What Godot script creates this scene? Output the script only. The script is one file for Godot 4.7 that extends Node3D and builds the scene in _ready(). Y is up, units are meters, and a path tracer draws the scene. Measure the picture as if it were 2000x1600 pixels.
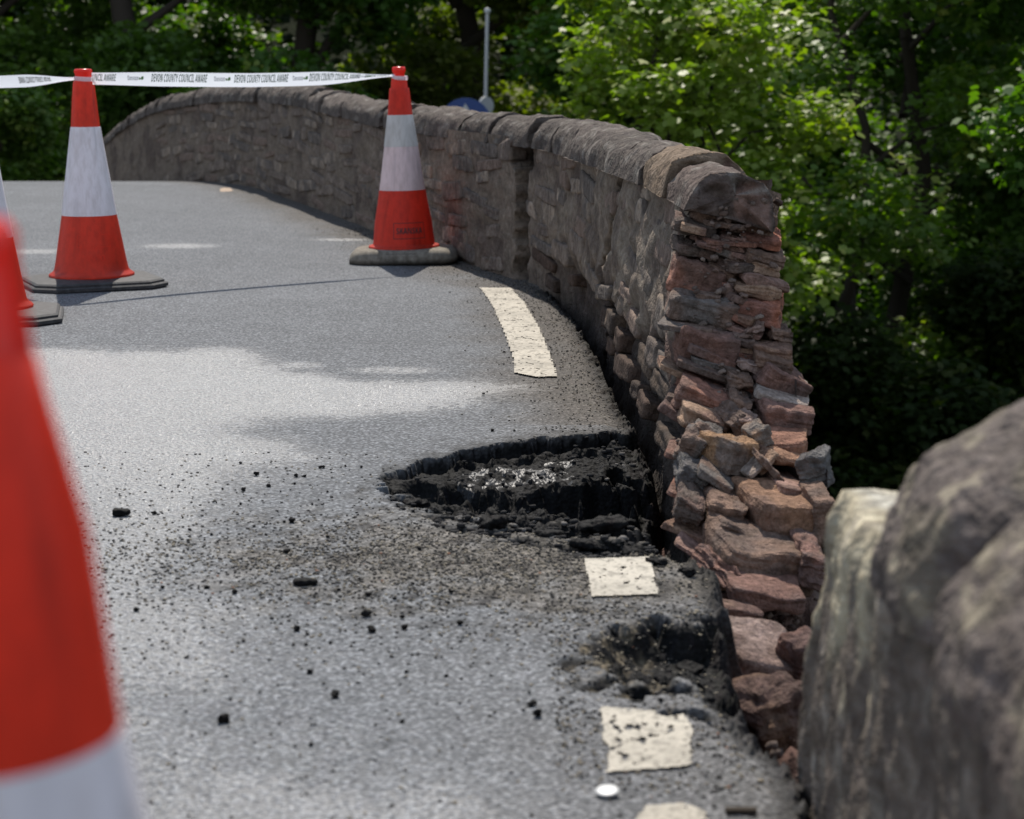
extends Node3D

var rng := RandomNumberGenerator.new()
var n1 := FastNoiseLite.new()
var n2 := FastNoiseLite.new()
var nc := FastNoiseLite.new()
var n3 := FastNoiseLite.new()
var used := {}
var M := {}

# ---------------------------------------------------------------- ground plan (metres; x right, z towards the viewer)
var edge_line: Array = [Vector2(0.110, -6.905), Vector2(0.163, -6.332), Vector2(0.199, -5.706), Vector2(0.219, -4.965), Vector2(0.234, -4.392), Vector2(0.256, -4.124), Vector2(0.260, -3.802), Vector2(0.246, -3.348), Vector2(0.238, -3.054), Vector2(0.272, -3.037), Vector2(0.299, -2.956), Vector2(0.290, -2.750), Vector2(0.278, -2.569), Vector2(0.270, -2.389), Vector2(0.263, -2.250), Vector2(0.269, -2.177), Vector2(0.299, -2.105), Vector2(0.300, -2.028), Vector2(0.293, -1.925), Vector2(0.282, -1.735)]
var hole_far: Array = [Vector2(-0.247, -3.539), Vector2(-0.247, -3.663), Vector2(-0.222, -3.731), Vector2(-0.170, -3.822), Vector2(-0.072, -3.951), Vector2(0.053, -4.041), Vector2(0.160, -4.100), Vector2(0.260, -4.160), Vector2(0.325, -4.160)]
var hole_near: Array = [Vector2(-0.247, -3.534), Vector2(-0.216, -3.409), Vector2(-0.150, -3.270), Vector2(-0.067, -3.173), Vector2(0.000, -3.102), Vector2(0.080, -3.047), Vector2(0.152, -3.027), Vector2(0.232, -3.041), Vector2(0.271, -3.021)]
var ero_far: Array = [Vector2(0.055, -2.454), Vector2(0.082, -2.581), Vector2(0.133, -2.639), Vector2(0.211, -2.654), Vector2(0.285, -2.696), Vector2(0.346, -2.723)]
var ero_near: Array = [Vector2(0.055, -2.449), Vector2(0.069, -2.358), Vector2(0.104, -2.304), Vector2(0.172, -2.296), Vector2(0.206, -2.265), Vector2(0.256, -2.177), Vector2(0.302, -2.125)]
var wet_a: Array = [Vector2(-1.779, -5.286), Vector2(-1.308, -5.375), Vector2(-0.769, -5.306), Vector2(-0.566, -4.957), Vector2(-0.378, -4.856), Vector2(0.049, -4.743), Vector2(-0.162, -4.447), Vector2(-0.487, -4.247), Vector2(-0.543, -4.088), Vector2(-0.398, -3.907), Vector2(-0.474, -3.776), Vector2(-0.548, -3.678), Vector2(-0.477, -3.430), Vector2(-0.441, -2.988), Vector2(-0.314, -2.696), Vector2(-0.250, -2.476), Vector2(-0.300, -2.250), Vector2(-0.223, -2.076), Vector2(-0.096, -1.983), Vector2(-0.068, -1.794), Vector2(-0.583, -1.794)]
var wet_b: Array = [Vector2(-1.048, -3.328), Vector2(-0.437, -3.328), Vector2(-0.441, -2.988), Vector2(-0.314, -2.696), Vector2(-0.250, -2.476), Vector2(-0.300, -2.250), Vector2(-0.223, -2.076), Vector2(-0.096, -1.983), Vector2(-0.068, -1.794), Vector2(-0.583, -1.794)]
var wall_plan: Array = [Vector2(-1.2, 0.36), Vector2(-3.0, 0.30), Vector2(-3.9, 0.262), Vector2(-4.4, 0.257), Vector2(-5.0, 0.245), Vector2(-5.7, 0.218), Vector2(-6.5, 0.165), Vector2(-7.1, 0.06), Vector2(-7.6, -0.1), Vector2(-8.2, -0.29), Vector2(-9.4, -0.66), Vector2(-11.1, -1.13), Vector2(-12.9, -1.66), Vector2(-14.5, -2.26), Vector2(-16.0, -2.86), Vector2(-20.0, -4.2), Vector2(-26.0, -6.0)]

# ---------------------------------------------------------------- small helpers
func numbered(called: String) -> String:
	var k: int = used.get(called, -1) + 1
	used[called] = k
	return called if k == 0 else "%s_%03d" % [called, k]

func tag(o: Node, label := "", category := "", group := "", kind := "") -> void:
	if label: o.set_meta("label", label)
	if category: o.set_meta("category", category)
	if group: o.set_meta("group", group)
	if kind: o.set_meta("kind", kind)

func thing(called: String, label: String, category: String, where := Vector3.ZERO, group := "") -> Node3D:
	var o := Node3D.new()
	o.name = numbered(called)
	add_child(o)
	o.position = where
	tag(o, label, category, group)
	return o

func put(called: String, m: Mesh, mat: Material, parent: Node = self) -> MeshInstance3D:
	var o := MeshInstance3D.new()
	o.name = numbered(called) if parent == self else called
	o.mesh = m
	if mat: o.material_override = mat
	parent.add_child(o, true)
	return o

func lin(r: float, g: float, b: float) -> Color:
	return Color(r, g, b).linear_to_srgb()

func mat(c: Color, rough := 0.8, spec := 0.5, vcol := false) -> StandardMaterial3D:
	var m := StandardMaterial3D.new()
	m.albedo_color = c
	m.roughness = rough
	m.metallic_specular = spec
	m.vertex_color_use_as_albedo = vcol
	return m

func interp(t: Array, x: float) -> float:      # table of (key falling, value)
	var n := t.size()
	if x >= t[0].x: return t[0].y
	for i in range(1, n):
		if x >= t[i].x:
			var a: Vector2 = t[i - 1]
			var b: Vector2 = t[i]
			return lerpf(a.y, b.y, (x - a.x) / (b.x - a.x))
	return t[n - 1].y

func along_x(t: Array, x: float) -> float:     # polyline points (x rising, z): z at x
	var n := t.size()
	if x <= t[0].x: return t[0].y
	for i in range(1, n):
		if x <= t[i].x:
			var a: Vector2 = t[i - 1]
			var b: Vector2 = t[i]
			return lerpf(a.y, b.y, (x - a.x) / maxf(b.x - a.x, 1e-4))
	return t[n - 1].y

func dist_poly(p: Vector2, t: Array) -> float: # signed distance, negative inside
	var best := 1e9
	var inside := false
	var n := t.size()
	var j := n - 1
	for i in n:
		var a: Vector2 = t[i]
		var b: Vector2 = t[j]
		var e := b - a
		var w := p - a
		best = minf(best, (w - e * clampf(w.dot(e) / e.dot(e), 0, 1)).length_squared())
		if (a.y > p.y) != (b.y > p.y) and p.x < (b.x - a.x) * (p.y - a.y) / (b.y - a.y) + a.x:
			inside = not inside
		j = i
	return -sqrt(best) if inside else sqrt(best)

var wall_x_cache := PackedFloat32Array()
func wall_x(z: float) -> float:                # x of the road face at its foot, smoothed
	var i := clampf((-z - 0.8) / 0.05, 0.0, 499.0)
	var k := int(i)
	return lerpf(wall_x_cache[k], wall_x_cache[k + 1], i - k)

func make_plan() -> void:
	var raw := PackedFloat32Array()
	for i in 502:
		raw.append(interp(wall_plan, -0.8 - i * 0.05))
	for r in 2:
		var s := raw.duplicate()
		for i in range(4, 498):
			var t := 0.0
			for k in range(-4, 5): t += raw[i + k]
			s[i] = t / 9.0
		raw = s
	wall_x_cache = raw

func macro_y(z: float) -> float:               # the hump: the road falls away beyond its crest
	var d := -z
	var y := 0.0
	if d > 12.5: y -= 0.0125 * (d - 12.5) * (d - 12.5) if d < 30.0 else 3.83 + (d - 30.0) * 0.3
	if d < 1.9: y -= (1.9 - d) * 0.04
	return y

var edge_tab := []
func road_edge(z: float) -> float:
	return interp(edge_tab, z)

# in_hole gives how deep the break is at a point (metres), and 0 outside of it
func hole_depth(x: float, z: float) -> float:
	if x < -0.30 or z > -2.05 or z < -4.35: return 0.0
	var jag := n1.get_noise_2d(x * 800.0, z * 800.0) * 0.034 + n2.get_noise_2d(x * 3200.0, z * 3200.0) * 0.014 + nc.get_noise_2d(x * 900.0, z * 900.0) * 0.012
	var out := 0.0
	var zf := along_x(hole_far, x + jag) + jag + n3.get_noise_2d(x * 1300.0, 3.0) * 0.06 * smoothstep(-0.28, -0.15, x)
	var zn := along_x(hole_near, x) + jag * 1.6
	if z > zf and z < zn and x > -0.26 + jag:
		var v := (z - zf) / (zn - zf)
		var e := (z - zf)
		var side := smoothstep(-0.27, -0.05, x)
		var d := 0.0
		var ledge: float = 0.040 + 0.012 * n1.get_noise_2d(x * 500, z * 500)
		var step_at: float = 0.30 + 0.10 * n1.get_noise_2d(x * 900.0, z * 500.0) + 0.05 * n2.get_noise_2d(x * 2600.0, z * 2600.0)
		if v < step_at:
			d = ledge * smoothstep(0.0, 0.012, e)
		else:
			var deep: float = 0.058 + 0.03 * side + 0.03 * smoothstep(0.05, 0.2, x)
			d = lerpf(ledge, deep, smoothstep(step_at, step_at + 0.06, v))
			d *= 1.0 - smoothstep(0.42, 0.95, v) * 0.8
			if v > 0.98: d *= (1.0 - v) / 0.02
		var lump := 0.5 + 0.5 * nc.get_noise_2d(x * 1100.0, z * 1100.0)
		d += (lump - 0.45) * 0.034 * smoothstep(0.02, 0.06, v) * (1.0 - smoothstep(0.93, 1.0, v)) * (0.25 if v < step_at - 0.02 and v > 0.06 and x > -0.13 and x < 0.18 else 1.0)
		d += n2.get_noise_2d(x * 2600.0, z * 2600.0) * 0.012 * smoothstep(0.01, 0.05, v) * (1.0 - smoothstep(0.95, 1.0, v))
		d += n1.get_noise_2d(x * 900.0 + 50.0, z * 1500.0) * 0.045 * smoothstep(step_at, step_at + 0.2, v) * (1.0 - smoothstep(0.9, 1.0, v))
		d *= lerpf(0.6, 1.0, side)
		d += 0.25 * smoothstep(0.205, 0.26, x + jag) * smoothstep(-3.75, -3.45, z)
		out = maxf(d, 0.002)
	zf = along_x(ero_far, x + jag) + jag * 2.2
	zn = along_x(ero_near, x) + jag * 2.5
	if z > zf and z < zn and x > 0.06:
		var v := (z - zf) / maxf(zn - zf, 0.01)
		var bell := smoothstep(0.0, 0.05 + 0.22 * (0.5 + 0.5 * n1.get_noise_2d(x * 900.0 + 11.0, 5.0)), v) * (1.0 - smoothstep(0.5, 1.0, v + n1.get_noise_2d(x * 1200.0, z * 1200.0) * 0.5))
		var d: float = bell * lerpf(0.008, 0.055, smoothstep(0.08, 0.22, x + n1.get_noise_2d(x * 700.0 + 30.0, z * 900.0) * 0.07))
		d += bell * (0.5 + 0.5 * nc.get_noise_2d(x * 1500.0, z * 1500.0)) * 0.018 - bell * 0.006
		out = maxf(out, d)
	return out

func road_y(x: float, z: float) -> float:
	var y := macro_y(z)
	if z < -1.9 and z > -12.0:
		y += n3.get_noise_2d(x * 90.0, z * 90.0) * 0.004
	var e := road_edge(z)
	if z > -6.95 and x > -0.35:
		y -= hole_depth(x, z)
		var jag := n1.get_noise_2d(x * 500.0, z * 1500.0) * 0.016 + n2.get_noise_2d(x * 3000.0 + 9.0, z * 3000.0) * 0.008
		var over := x - e + jag
		if over > 0.0:
			y -= 0.16 * smoothstep(0.0, 0.05, over) + 0.35 * smoothstep(0.03, 0.13, over)
		elif over > -0.05:
			y -= 0.012 * (over + 0.05) / 0.05
	return y

func wet_at(x: float, z: float) -> float:
	var p := Vector2(x, z)
	var w := n3.get_noise_2d(x * 180.0, z * 180.0) * 0.12 + n3.get_noise_2d(x * 900.0, z * 700.0) * 0.05
	var out := 0.0
	if z > -5.7 and x < 0.25:
		var soft := smoothstep(-4.2, -3.3, z)
		out = smoothstep(0.13 + 0.10 * soft, -0.12 - 0.08 * soft, dist_poly(p, wet_a) + w * (1.0 + 1.4 * soft)) * lerpf(1.0, 0.66, smoothstep(-3.8, -3.0, z))
	for s in [[-0.56, -5.06, 0.08, 0.07], [-0.30, -4.98, 0.12, 0.07], [-1.43, -8.55, 0.16, 0.14], [-1.98, -8.3, 0.22, 0.12], [-0.77, -8.9, 0.14, 0.07]]:
		var q: float = pow((x - s[0]) / s[2], 2.0) + pow((z - s[1]) / s[3], 2.0)
		if q < 2.5: out = maxf(out, 0.6 * smoothstep(1.8, 0.1, q + w * 3.0))
	return out

# a sheet of ground as one mesh; each square goes to one of several surfaces
func sheet(xs: PackedFloat32Array, zs: PackedFloat32Array, fy: Callable, fc: Callable, fs: Callable, mats: Array) -> ArrayMesh:
	var nx := xs.size()
	var nz := zs.size()
	var V := PackedVector3Array()
	var C := PackedColorArray()
	var N := PackedVector3Array()
	V.resize(nx * nz)
	C.resize(nx * nz)
	N.resize(nx * nz)
	for j in nz:
		for i in nx:
			var y: float = fy.call(xs[i], zs[j])
			V[j * nx + i] = Vector3(xs[i], y, zs[j])
			C[j * nx + i] = fc.call(xs[i], zs[j], y)
	for j in nz:
		for i in nx:
			var a := V[j * nx + maxi(i - 1, 0)]
			var b := V[j * nx + mini(i + 1, nx - 1)]
			var c := V[maxi(j - 1, 0) * nx + i]
			var d := V[mini(j + 1, nz - 1) * nx + i]
			N[j * nx + i] = (d - c).cross(b - a).normalized()
	for j in nz:
		for i in nx:
			if i == 0 or j == 0 or i == nx - 1 or j == nz - 1: V[j * nx + i].y -= 0.02
	var lists: Array = []
	for k in mats.size(): lists.append(PackedInt32Array())
	for j in nz - 1:
		for i in nx - 1:
			var k: int = fs.call((xs[i] + xs[i + 1]) * 0.5, (zs[j] + zs[j + 1]) * 0.5, V[j * nx + i].y)
			if k < 0: continue
			var a := j * nx + i
			var L: PackedInt32Array = lists[k]
			L.append_array([a, a + 1, a + nx, a + 1, a + nx + 1, a + nx])
			lists[k] = L
	var m := ArrayMesh.new()
	for k in mats.size():
		if lists[k].is_empty(): continue
		var A := []
		A.resize(Mesh.ARRAY_MAX)
		A[Mesh.ARRAY_VERTEX] = V
		A[Mesh.ARRAY_NORMAL] = N
		A[Mesh.ARRAY_COLOR] = C
		A[Mesh.ARRAY_INDEX] = lists[k]
		m.add_surface_from_arrays(Mesh.PRIMITIVE_TRIANGLES, A)
		m.surface_set_material(m.get_surface_count() - 1, mats[k])
	return m

func span(a: float, b: float, step: float) -> PackedFloat32Array:
	var o := PackedFloat32Array()
	var n := maxi(1, int(round(absf(b - a) / step)))
	for i in n + 1: o.append(lerpf(a, b, float(i) / n))
	return o

# a grid of points turned into a smooth mesh; P[j * nx + i], flip turns it over
func grid_mesh(P: PackedVector3Array, C: PackedColorArray, nx: int, nz: int, flip := false, skip = null) -> ArrayMesh:
	var N := PackedVector3Array()
	N.resize(P.size())
	var I := PackedInt32Array()
	for j in nz:
		for i in nx:
			var u := P[j * nx + mini(i + 1, nx - 1)] - P[j * nx + maxi(i - 1, 0)]
			var v := P[mini(j + 1, nz - 1) * nx + i] - P[maxi(j - 1, 0) * nx + i]
			var n := v.cross(u).normalized()
			N[j * nx + i] = -n if flip else n
	for j in nz - 1:
		for i in nx - 1:
			var a := j * nx + i
			if skip != null and skip.call(P[a]): continue
			if flip: I.append_array([a, a + nx, a + 1, a + 1, a + nx, a + nx + 1])
			else: I.append_array([a, a + 1, a + nx, a + 1, a + nx + 1, a + nx])
	var A := []
	A.resize(Mesh.ARRAY_MAX)
	A[Mesh.ARRAY_VERTEX] = P
	A[Mesh.ARRAY_NORMAL] = N
	if C.size() == P.size(): A[Mesh.ARRAY_COLOR] = C
	A[Mesh.ARRAY_INDEX] = I
	var m := ArrayMesh.new()
	m.add_surface_from_arrays(Mesh.PRIMITIVE_TRIANGLES, A)
	return m

# a stone: a box with worn edges, split faces and layers; size in metres
func stone_mesh(size: Vector3, seed_: int, tone: Color, rough := 1.0, power := 7.0, n := 9, layers := 0.0, tone2 := Color(0, 0, 0, 0), sharp := false) -> ArrayMesh:
	var st := SurfaceTool.new()
	st.begin(Mesh.PRIMITIVE_TRIANGLES)
	var off := Vector3(seed_ * 13.7, seed_ * 7.1, seed_ * 3.3)
	var base := 0
	var r := RandomNumberGenerator.new()
	r.seed = seed_ + 11
	var shear := Vector3(r.randf_range(-0.10, 0.10), r.randf_range(-0.10, 0.10), r.randf_range(-0.12, 0.12))
	var taper := r.randf_range(-0.12, 0.12)
	var fsc := clampf(0.10 / maxf(size.x, size.y), 0.9, 9.0)
	for f in 6:
		for j in n + 1:
			for i in n + 1:
				var a := float(i) / n * 2.0 - 1.0
				var b := float(j) / n * 2.0 - 1.0
				var p: Vector3
				match f:
					0: p = Vector3(1, a, b)
					1: p = Vector3(-1, b, a)
					2: p = Vector3(b, 1, a)
					3: p = Vector3(a, -1, b)
					4: p = Vector3(a, b, 1)
					_: p = Vector3(b, a, -1)
				var k := pow(pow(absf(p.x), power) + pow(absf(p.y), power) + pow(absf(p.z), power), 1.0 / power)
				p = p / k
				p.y *= 1.0 + taper * p.x
				p.y += shear.x * p.z * 0.5
				p.x += shear.y * p.y * 0.6
				var q: Vector3 = p * size * 0.5
				var w: Vector3 = q * 1000.0 * fsc + off * 100.0
				var dn := p.normalized()
				var amp: float = minf(minf(size.x, size.y), minf(size.z, 0.12))
				var h: float = n1.get_noise_3d(w.x * 1.1, w.y * 1.1, w.z * 1.1) * 0.10 * amp + n2.get_noise_3d(w.x * 2.6, w.y * 2.6, w.z * 2.6) * 0.05 * amp
				var chip: float = nc.get_noise_3d(w.x * 0.9, w.y * 0.9, w.z * 0.9)
				h += chip * 0.07 * amp
				if layers > 0.0: h += n1.get_noise_3d(w.x * 0.35, w.y * 5.0, w.z * 0.35) * layers
				q += dn * h * rough
				var t: float = 1.0 + 0.34 * n1.get_noise_3d(w.x * 0.8 + 900.0, w.y * 0.8, w.z * 0.8) + 0.22 * n2.get_noise_3d(w.x * 2.2, w.y * 2.2 + 300.0, w.z * 2.2)
				var c := tone
				if tone2.a > 0.0:
					c = tone.lerp(tone2, smoothstep(-0.15, 0.25, n1.get_noise_3d(w.x * 0.7, w.y * 0.7 + 500.0, w.z * 0.7)))
				st.set_color(Color(c.r * t, c.g * t, c.b * t))
				if layers > 0.0 and sharp: q.y += signf(q.y) * layers * 1.6 * snappedf(n1.get_noise_2d(w.x * 0.9 + 77.0, w.z * 0.9), 0.16)
				if sharp: st.set_smooth_group(-1)
				st.add_vertex(q)
		for j in n:
			for i in n:
				var a := base + j * (n + 1) + i
				for k in [a, a + n + 1, a + 1, a + 1, a + n + 1, a + n + 2]: st.add_index(k)
		base += (n + 1) * (n + 1)
	if sharp: st.deindex()
	st.generate_normals()
	return st.commit()

# turned body: profile of (radius, height) from the bottom up
func lathe(profile: Array, sides := 48, tone = null) -> ArrayMesh:
	var P := PackedVector3Array()
	var C := PackedColorArray()
	var nx := sides + 1
	for q in profile:
		for i in nx:
			var a := TAU * i / sides
			var v := Vector3(cos(a) * q.x, q.y, sin(a) * q.x)
			P.append(v)
			if tone != null: C.append(tone.call(v, a))
	var m := grid_mesh(P, C, nx, profile.size(), true)
	return m

func tube(st: SurfaceTool, pts: Array, radii: Array, sides := 7) -> void:
	for k in pts.size() - 1:
		var a: Vector3 = pts[k]
		var b: Vector3 = pts[k + 1]
		var d := (b - a).normalized()
		var u := d.cross(Vector3(0.31, 0.2, 0.93)).normalized()
		var v := d.cross(u)
		for i in sides:
			var t0 := TAU * i / sides
			var t1 := TAU * (i + 1) / sides
			var c0 := u * cos(t0) + v * sin(t0)
			var c1 := u * cos(t1) + v * sin(t1)
			var r0: float = radii[k]
			var r1: float = radii[k + 1]
			for e in [[a + c0 * r0, c0], [b + c0 * r1, c0], [a + c1 * r0, c1], [a + c1 * r0, c1], [b + c0 * r1, c0], [b + c1 * r1, c1]]:
				st.set_normal(e[1])
				st.add_vertex(e[0])

func noise_tex(size: int, n: FastNoiseLite, lo: float, hi: float, tint_lo := Color.BLACK, tint_hi := Color.WHITE) -> ImageTexture:
	var im := n.get_seamless_image(size, size)
	im.convert(Image.FORMAT_L8)
	var src := im.get_data()
	var out := PackedByteArray()
	out.resize(size * size * 3)
	for i in src.size():
		var t := clampf((src[i] / 255.0 - lo) / (hi - lo), 0, 1)
		var c := tint_lo.lerp(tint_hi, t)
		out[i * 3] = int(c.r * 255)
		out[i * 3 + 1] = int(c.g * 255)
		out[i * 3 + 2] = int(c.b * 255)
	return ImageTexture.create_from_image(Image.create_from_data(size, size, false, Image.FORMAT_RGB8, out))

func normal_tex(size: int, n: FastNoiseLite, strength: float) -> ImageTexture:
	var im := n.get_seamless_image(size, size)
	im.convert(Image.FORMAT_RGBA8)
	im.bump_map_to_normal_map(strength)
	return ImageTexture.create_from_image(im)

func fnoise(kind: int, freq: float, seed_: int, oct := 3) -> FastNoiseLite:
	var n := FastNoiseLite.new()
	n.noise_type = kind as FastNoiseLite.NoiseType
	n.frequency = freq
	n.seed = seed_
	n.fractal_octaves = oct
	if oct == 1: n.fractal_type = FastNoiseLite.FRACTAL_NONE
	return n

func make_materials() -> void:
	# tarmac: stone chips in a dark binder, one metre to a tile
	var S := 512
	var G := 96
	var pr := RandomNumberGenerator.new()
	pr.seed = 515
	var px := PackedFloat32Array()
	var py := PackedFloat32Array()
	var pt_ := PackedFloat32Array()
	for i in G * G:
		px.append(pr.randf())
		py.append(pr.randf())
		pt_.append(pr.randf())
	var d := PackedFloat32Array()
	var v := PackedFloat32Array()
	d.resize(S * S)
	v.resize(S * S)
	for y in S:
		var fy := y * G / float(S)
		var cy := int(fy)
		for x in S:
			var fx := x * G / float(S)
			var cx := int(fx)
			var best := 9.0
			var who := 0
			for b in range(cy - 1, cy + 2):
				for a in range(cx - 1, cx + 2):
					var k := posmod(b, G) * G + posmod(a, G)
					var ex := a + px[k] - fx
					var ey := b + py[k] - fy
					var q := ex * ex + ey * ey
					if q < best:
						best = q
						who = k
			d[y * S + x] = sqrt(best)
			v[y * S + x] = pt_[who]
	var alb := PackedByteArray()
	alb.resize(S * S * 3)
	var bump := PackedByteArray()
	bump.resize(S * S)
	for i in d.size():
		var inner := clampf(1.25 - d[i] * 1.15, 0.0, 1.0)
		var tone: float = v[i]
		var up: float = 0.25 + 0.75 * inner * (0.5 + 0.5 * tone)
		bump[i] = int(up * 255)
		var c: float = (0.58 + 0.42 * inner) * (0.72 + 0.36 * tone * tone)
		alb[i * 3] = int(clampf(c * 232.0, 0, 255))
		alb[i * 3 + 1] = int(clampf(c * 229.0, 0, 255))
		alb[i * 3 + 2] = int(clampf(c * 226.0, 0, 255))
	var at := ImageTexture.create_from_image(Image.create_from_data(S, S, false, Image.FORMAT_RGB8, alb))
	var nb := PackedByteArray()
	nb.resize(S * S * 3)
	for y in S:
		for x in S:
			var i := y * S + x
			var gx: float = (bump[y * S + (x + 1) % S] - bump[y * S + (x + S - 1) % S]) / 255.0 * 2.6
			var gy: float = (bump[((y + 1) % S) * S + x] - bump[((y + S - 1) % S) * S + x]) / 255.0 * 2.6
			var n := Vector3(-gx, gy, 1.0).normalized()
			nb[i * 3] = int((n.x * 0.5 + 0.5) * 255.0)
			nb[i * 3 + 1] = int((n.y * 0.5 + 0.5) * 255.0)
			nb[i * 3 + 2] = int((n.z * 0.5 + 0.5) * 255.0)
	var nt := ImageTexture.create_from_image(Image.create_from_data(S, S, false, Image.FORMAT_RGB8, nb))
	for k in ["dry", "moist", "damp", "wet", "fresh", "black"]:
		var m := mat(Color.WHITE, {"dry": 0.85, "moist": 0.74, "damp": 0.60, "wet": 0.40, "fresh": 0.5, "black": 0.75}[k], {"dry": 0.30, "moist": 0.44, "damp": 0.6, "wet": 0.8, "fresh": 0.45, "black": 0.22}[k], true)
		m.albedo_texture = at
		m.uv1_triplanar = true
		m.uv1_world_triplanar = true
		m.uv1_scale = Vector3.ONE * 1.6
		m.normal_enabled = true
		m.normal_texture = nt
		m.normal_scale = {"dry": 1.0, "moist": 1.2, "damp": 1.4, "wet": 1.8, "fresh": 0.9, "black": 0.8}[k]
		if k in ["wet", "damp"]:
			m.clearcoat_enabled = true
			m.clearcoat = 0.5 if k == "wet" else 0.15
			m.clearcoat_roughness = 0.5
		M[k] = m
	# road paint: worn thermoplastic with the chips of the tarmac under it
	var pt := mat(Color.WHITE, 0.75, 0.3, true)
	pt.uv1_triplanar = true
	pt.uv1_world_triplanar = true
	pt.uv1_scale = Vector3.ONE * 1.6
	pt.normal_enabled = true
	pt.normal_texture = nt
	pt.normal_scale = 0.5
	M.paint = pt
	# stone: grain and pits
	var grain := fnoise(FastNoiseLite.TYPE_SIMPLEX_SMOOTH, 0.02, 21, 5)
	grain.fractal_gain = 0.72
	var gt := noise_tex(512, grain, 0.2, 0.8, Color(0.70, 0.69, 0.68), Color(1, 1, 1))
	var pits := fnoise(FastNoiseLite.TYPE_SIMPLEX_SMOOTH, 0.03, 22, 5)
	pits.fractal_gain = 0.7
	var pn := normal_tex(512, pits, 9.0)
	var m2 := mat(Color.WHITE, 0.92, 0.3, true)
	m2.albedo_texture = gt
	m2.normal_enabled = true
	m2.normal_texture = pn
	m2.normal_scale = 1.5
	m2.uv1_triplanar = true
	m2.uv1_scale = Vector3.ONE * 5.0
	M.stone = m2
	var m3: StandardMaterial3D = m2.duplicate()
	m3.uv1_scale = Vector3.ONE * 2.2
	m3.normal_scale = 1.2
	M.rough_stone = m3
	var m4: StandardMaterial3D = m3.duplicate()
	m4.albedo_color = lin(0.42, 0.38, 0.36)
	M.grimy_stone = m4
	# cones
	var scuff := fnoise(FastNoiseLite.TYPE_SIMPLEX_SMOOTH, 0.012, 31, 5)
	scuff.fractal_gain = 0.65
	var sc := noise_tex(512, scuff, 0.2, 0.6, Color(0.91, 0.90, 0.89), Color(1, 1, 1))
	for k in [["orange", lin(0.86, 0.062, 0.022), 0.42], ["orange_worn", lin(0.80, 0.055, 0.024), 0.55], ["orange_near", lin(0.92, 0.055, 0.016), 0.4]]:
		var m := mat(k[1], k[2], 0.45, true)
		m.albedo_texture = sc
		m.uv1_triplanar = true
		m.uv1_scale = Vector3(5, 2.5, 5)
		m.backlight_enabled = true
		m.backlight = Color(0.85, 0.72, 0.68)
		M[k[0]] = m
	for k in [["sleeve", lin(0.86, 0.80, 0.81)], ["sleeve_dirty", lin(0.62, 0.59, 0.55)], ["sleeve_pink", lin(0.78, 0.60, 0.58)]]:
		var m := mat(k[1], 0.5, 0.4, true)
		m.albedo_texture = sc
		m.uv1_triplanar = true
		m.uv1_scale = Vector3(6, 1.6, 6)
		M[k[0]] = m
	var cap := mat(lin(0.85, 0.05, 0.03), 0.22, 0.5, true)
	cap.backlight_enabled = true
	cap.backlight = Color(0.9, 0.6, 0.5)
	M.cap = cap
	var rub := mat(lin(0.07, 0.07, 0.07), 0.7, 0.4, true)
	rub.albedo_texture = gt
	rub.uv1_triplanar = true
	rub.uv1_scale = Vector3.ONE * 3.0
	M.rubber = rub
	M.base_grey = mat(lin(0.30, 0.27, 0.22), 0.9, 0.3, true)
	M.base_grey.albedo_texture = gt
	M.base_grey.uv1_triplanar = true
	M.base_grey.uv1_scale = Vector3.ONE * 3.0
	M.ink = mat(lin(0.035, 0.03, 0.03), 0.7)
	# tape
	M.tape = mat(lin(0.88, 0.89, 0.90), 0.35, 0.5)
	M.tape.backlight_enabled = true
	M.tape.backlight = Color(0.95, 0.97, 1.0)
	M.tape_ink = mat(lin(0.015, 0.07, 0.05), 0.45)
	M.tape_grey = mat(lin(0.45, 0.46, 0.47), 0.45)
	M.tape_leaf = mat(lin(0.13, 0.26, 0.08), 0.45)
	# plants
	var bark := mat(lin(0.055, 0.045, 0.035), 0.95, 0.2)
	M.bark = bark
	for k in [["leaf", 0.50, 0.5], ["leaf_matt", 0.60, 0.4]]:
		var lf := mat(Color.WHITE, k[1], k[2], true)
		lf.backlight_enabled = true
		lf.backlight = Color(0.86, 1.0, 0.30)
		M[k[0]] = lf
	M.white_metal = mat(lin(0.55, 0.55, 0.53), 0.45, 0.5)
	M.blue = mat(lin(0.02, 0.06, 0.22), 0.4, 0.5)
	M.soil = mat(Color.WHITE, 0.97, 0.2, true)
	M.soil.albedo_texture = gt
	M.soil.uv1_triplanar = true
	M.soil.uv1_world_triplanar = true
	M.soil.uv1_scale = Vector3.ONE * 2.0
	M.soil.normal_enabled = true
	M.soil.normal_texture = pn
	M.soil.normal_scale = 1.3

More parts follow.
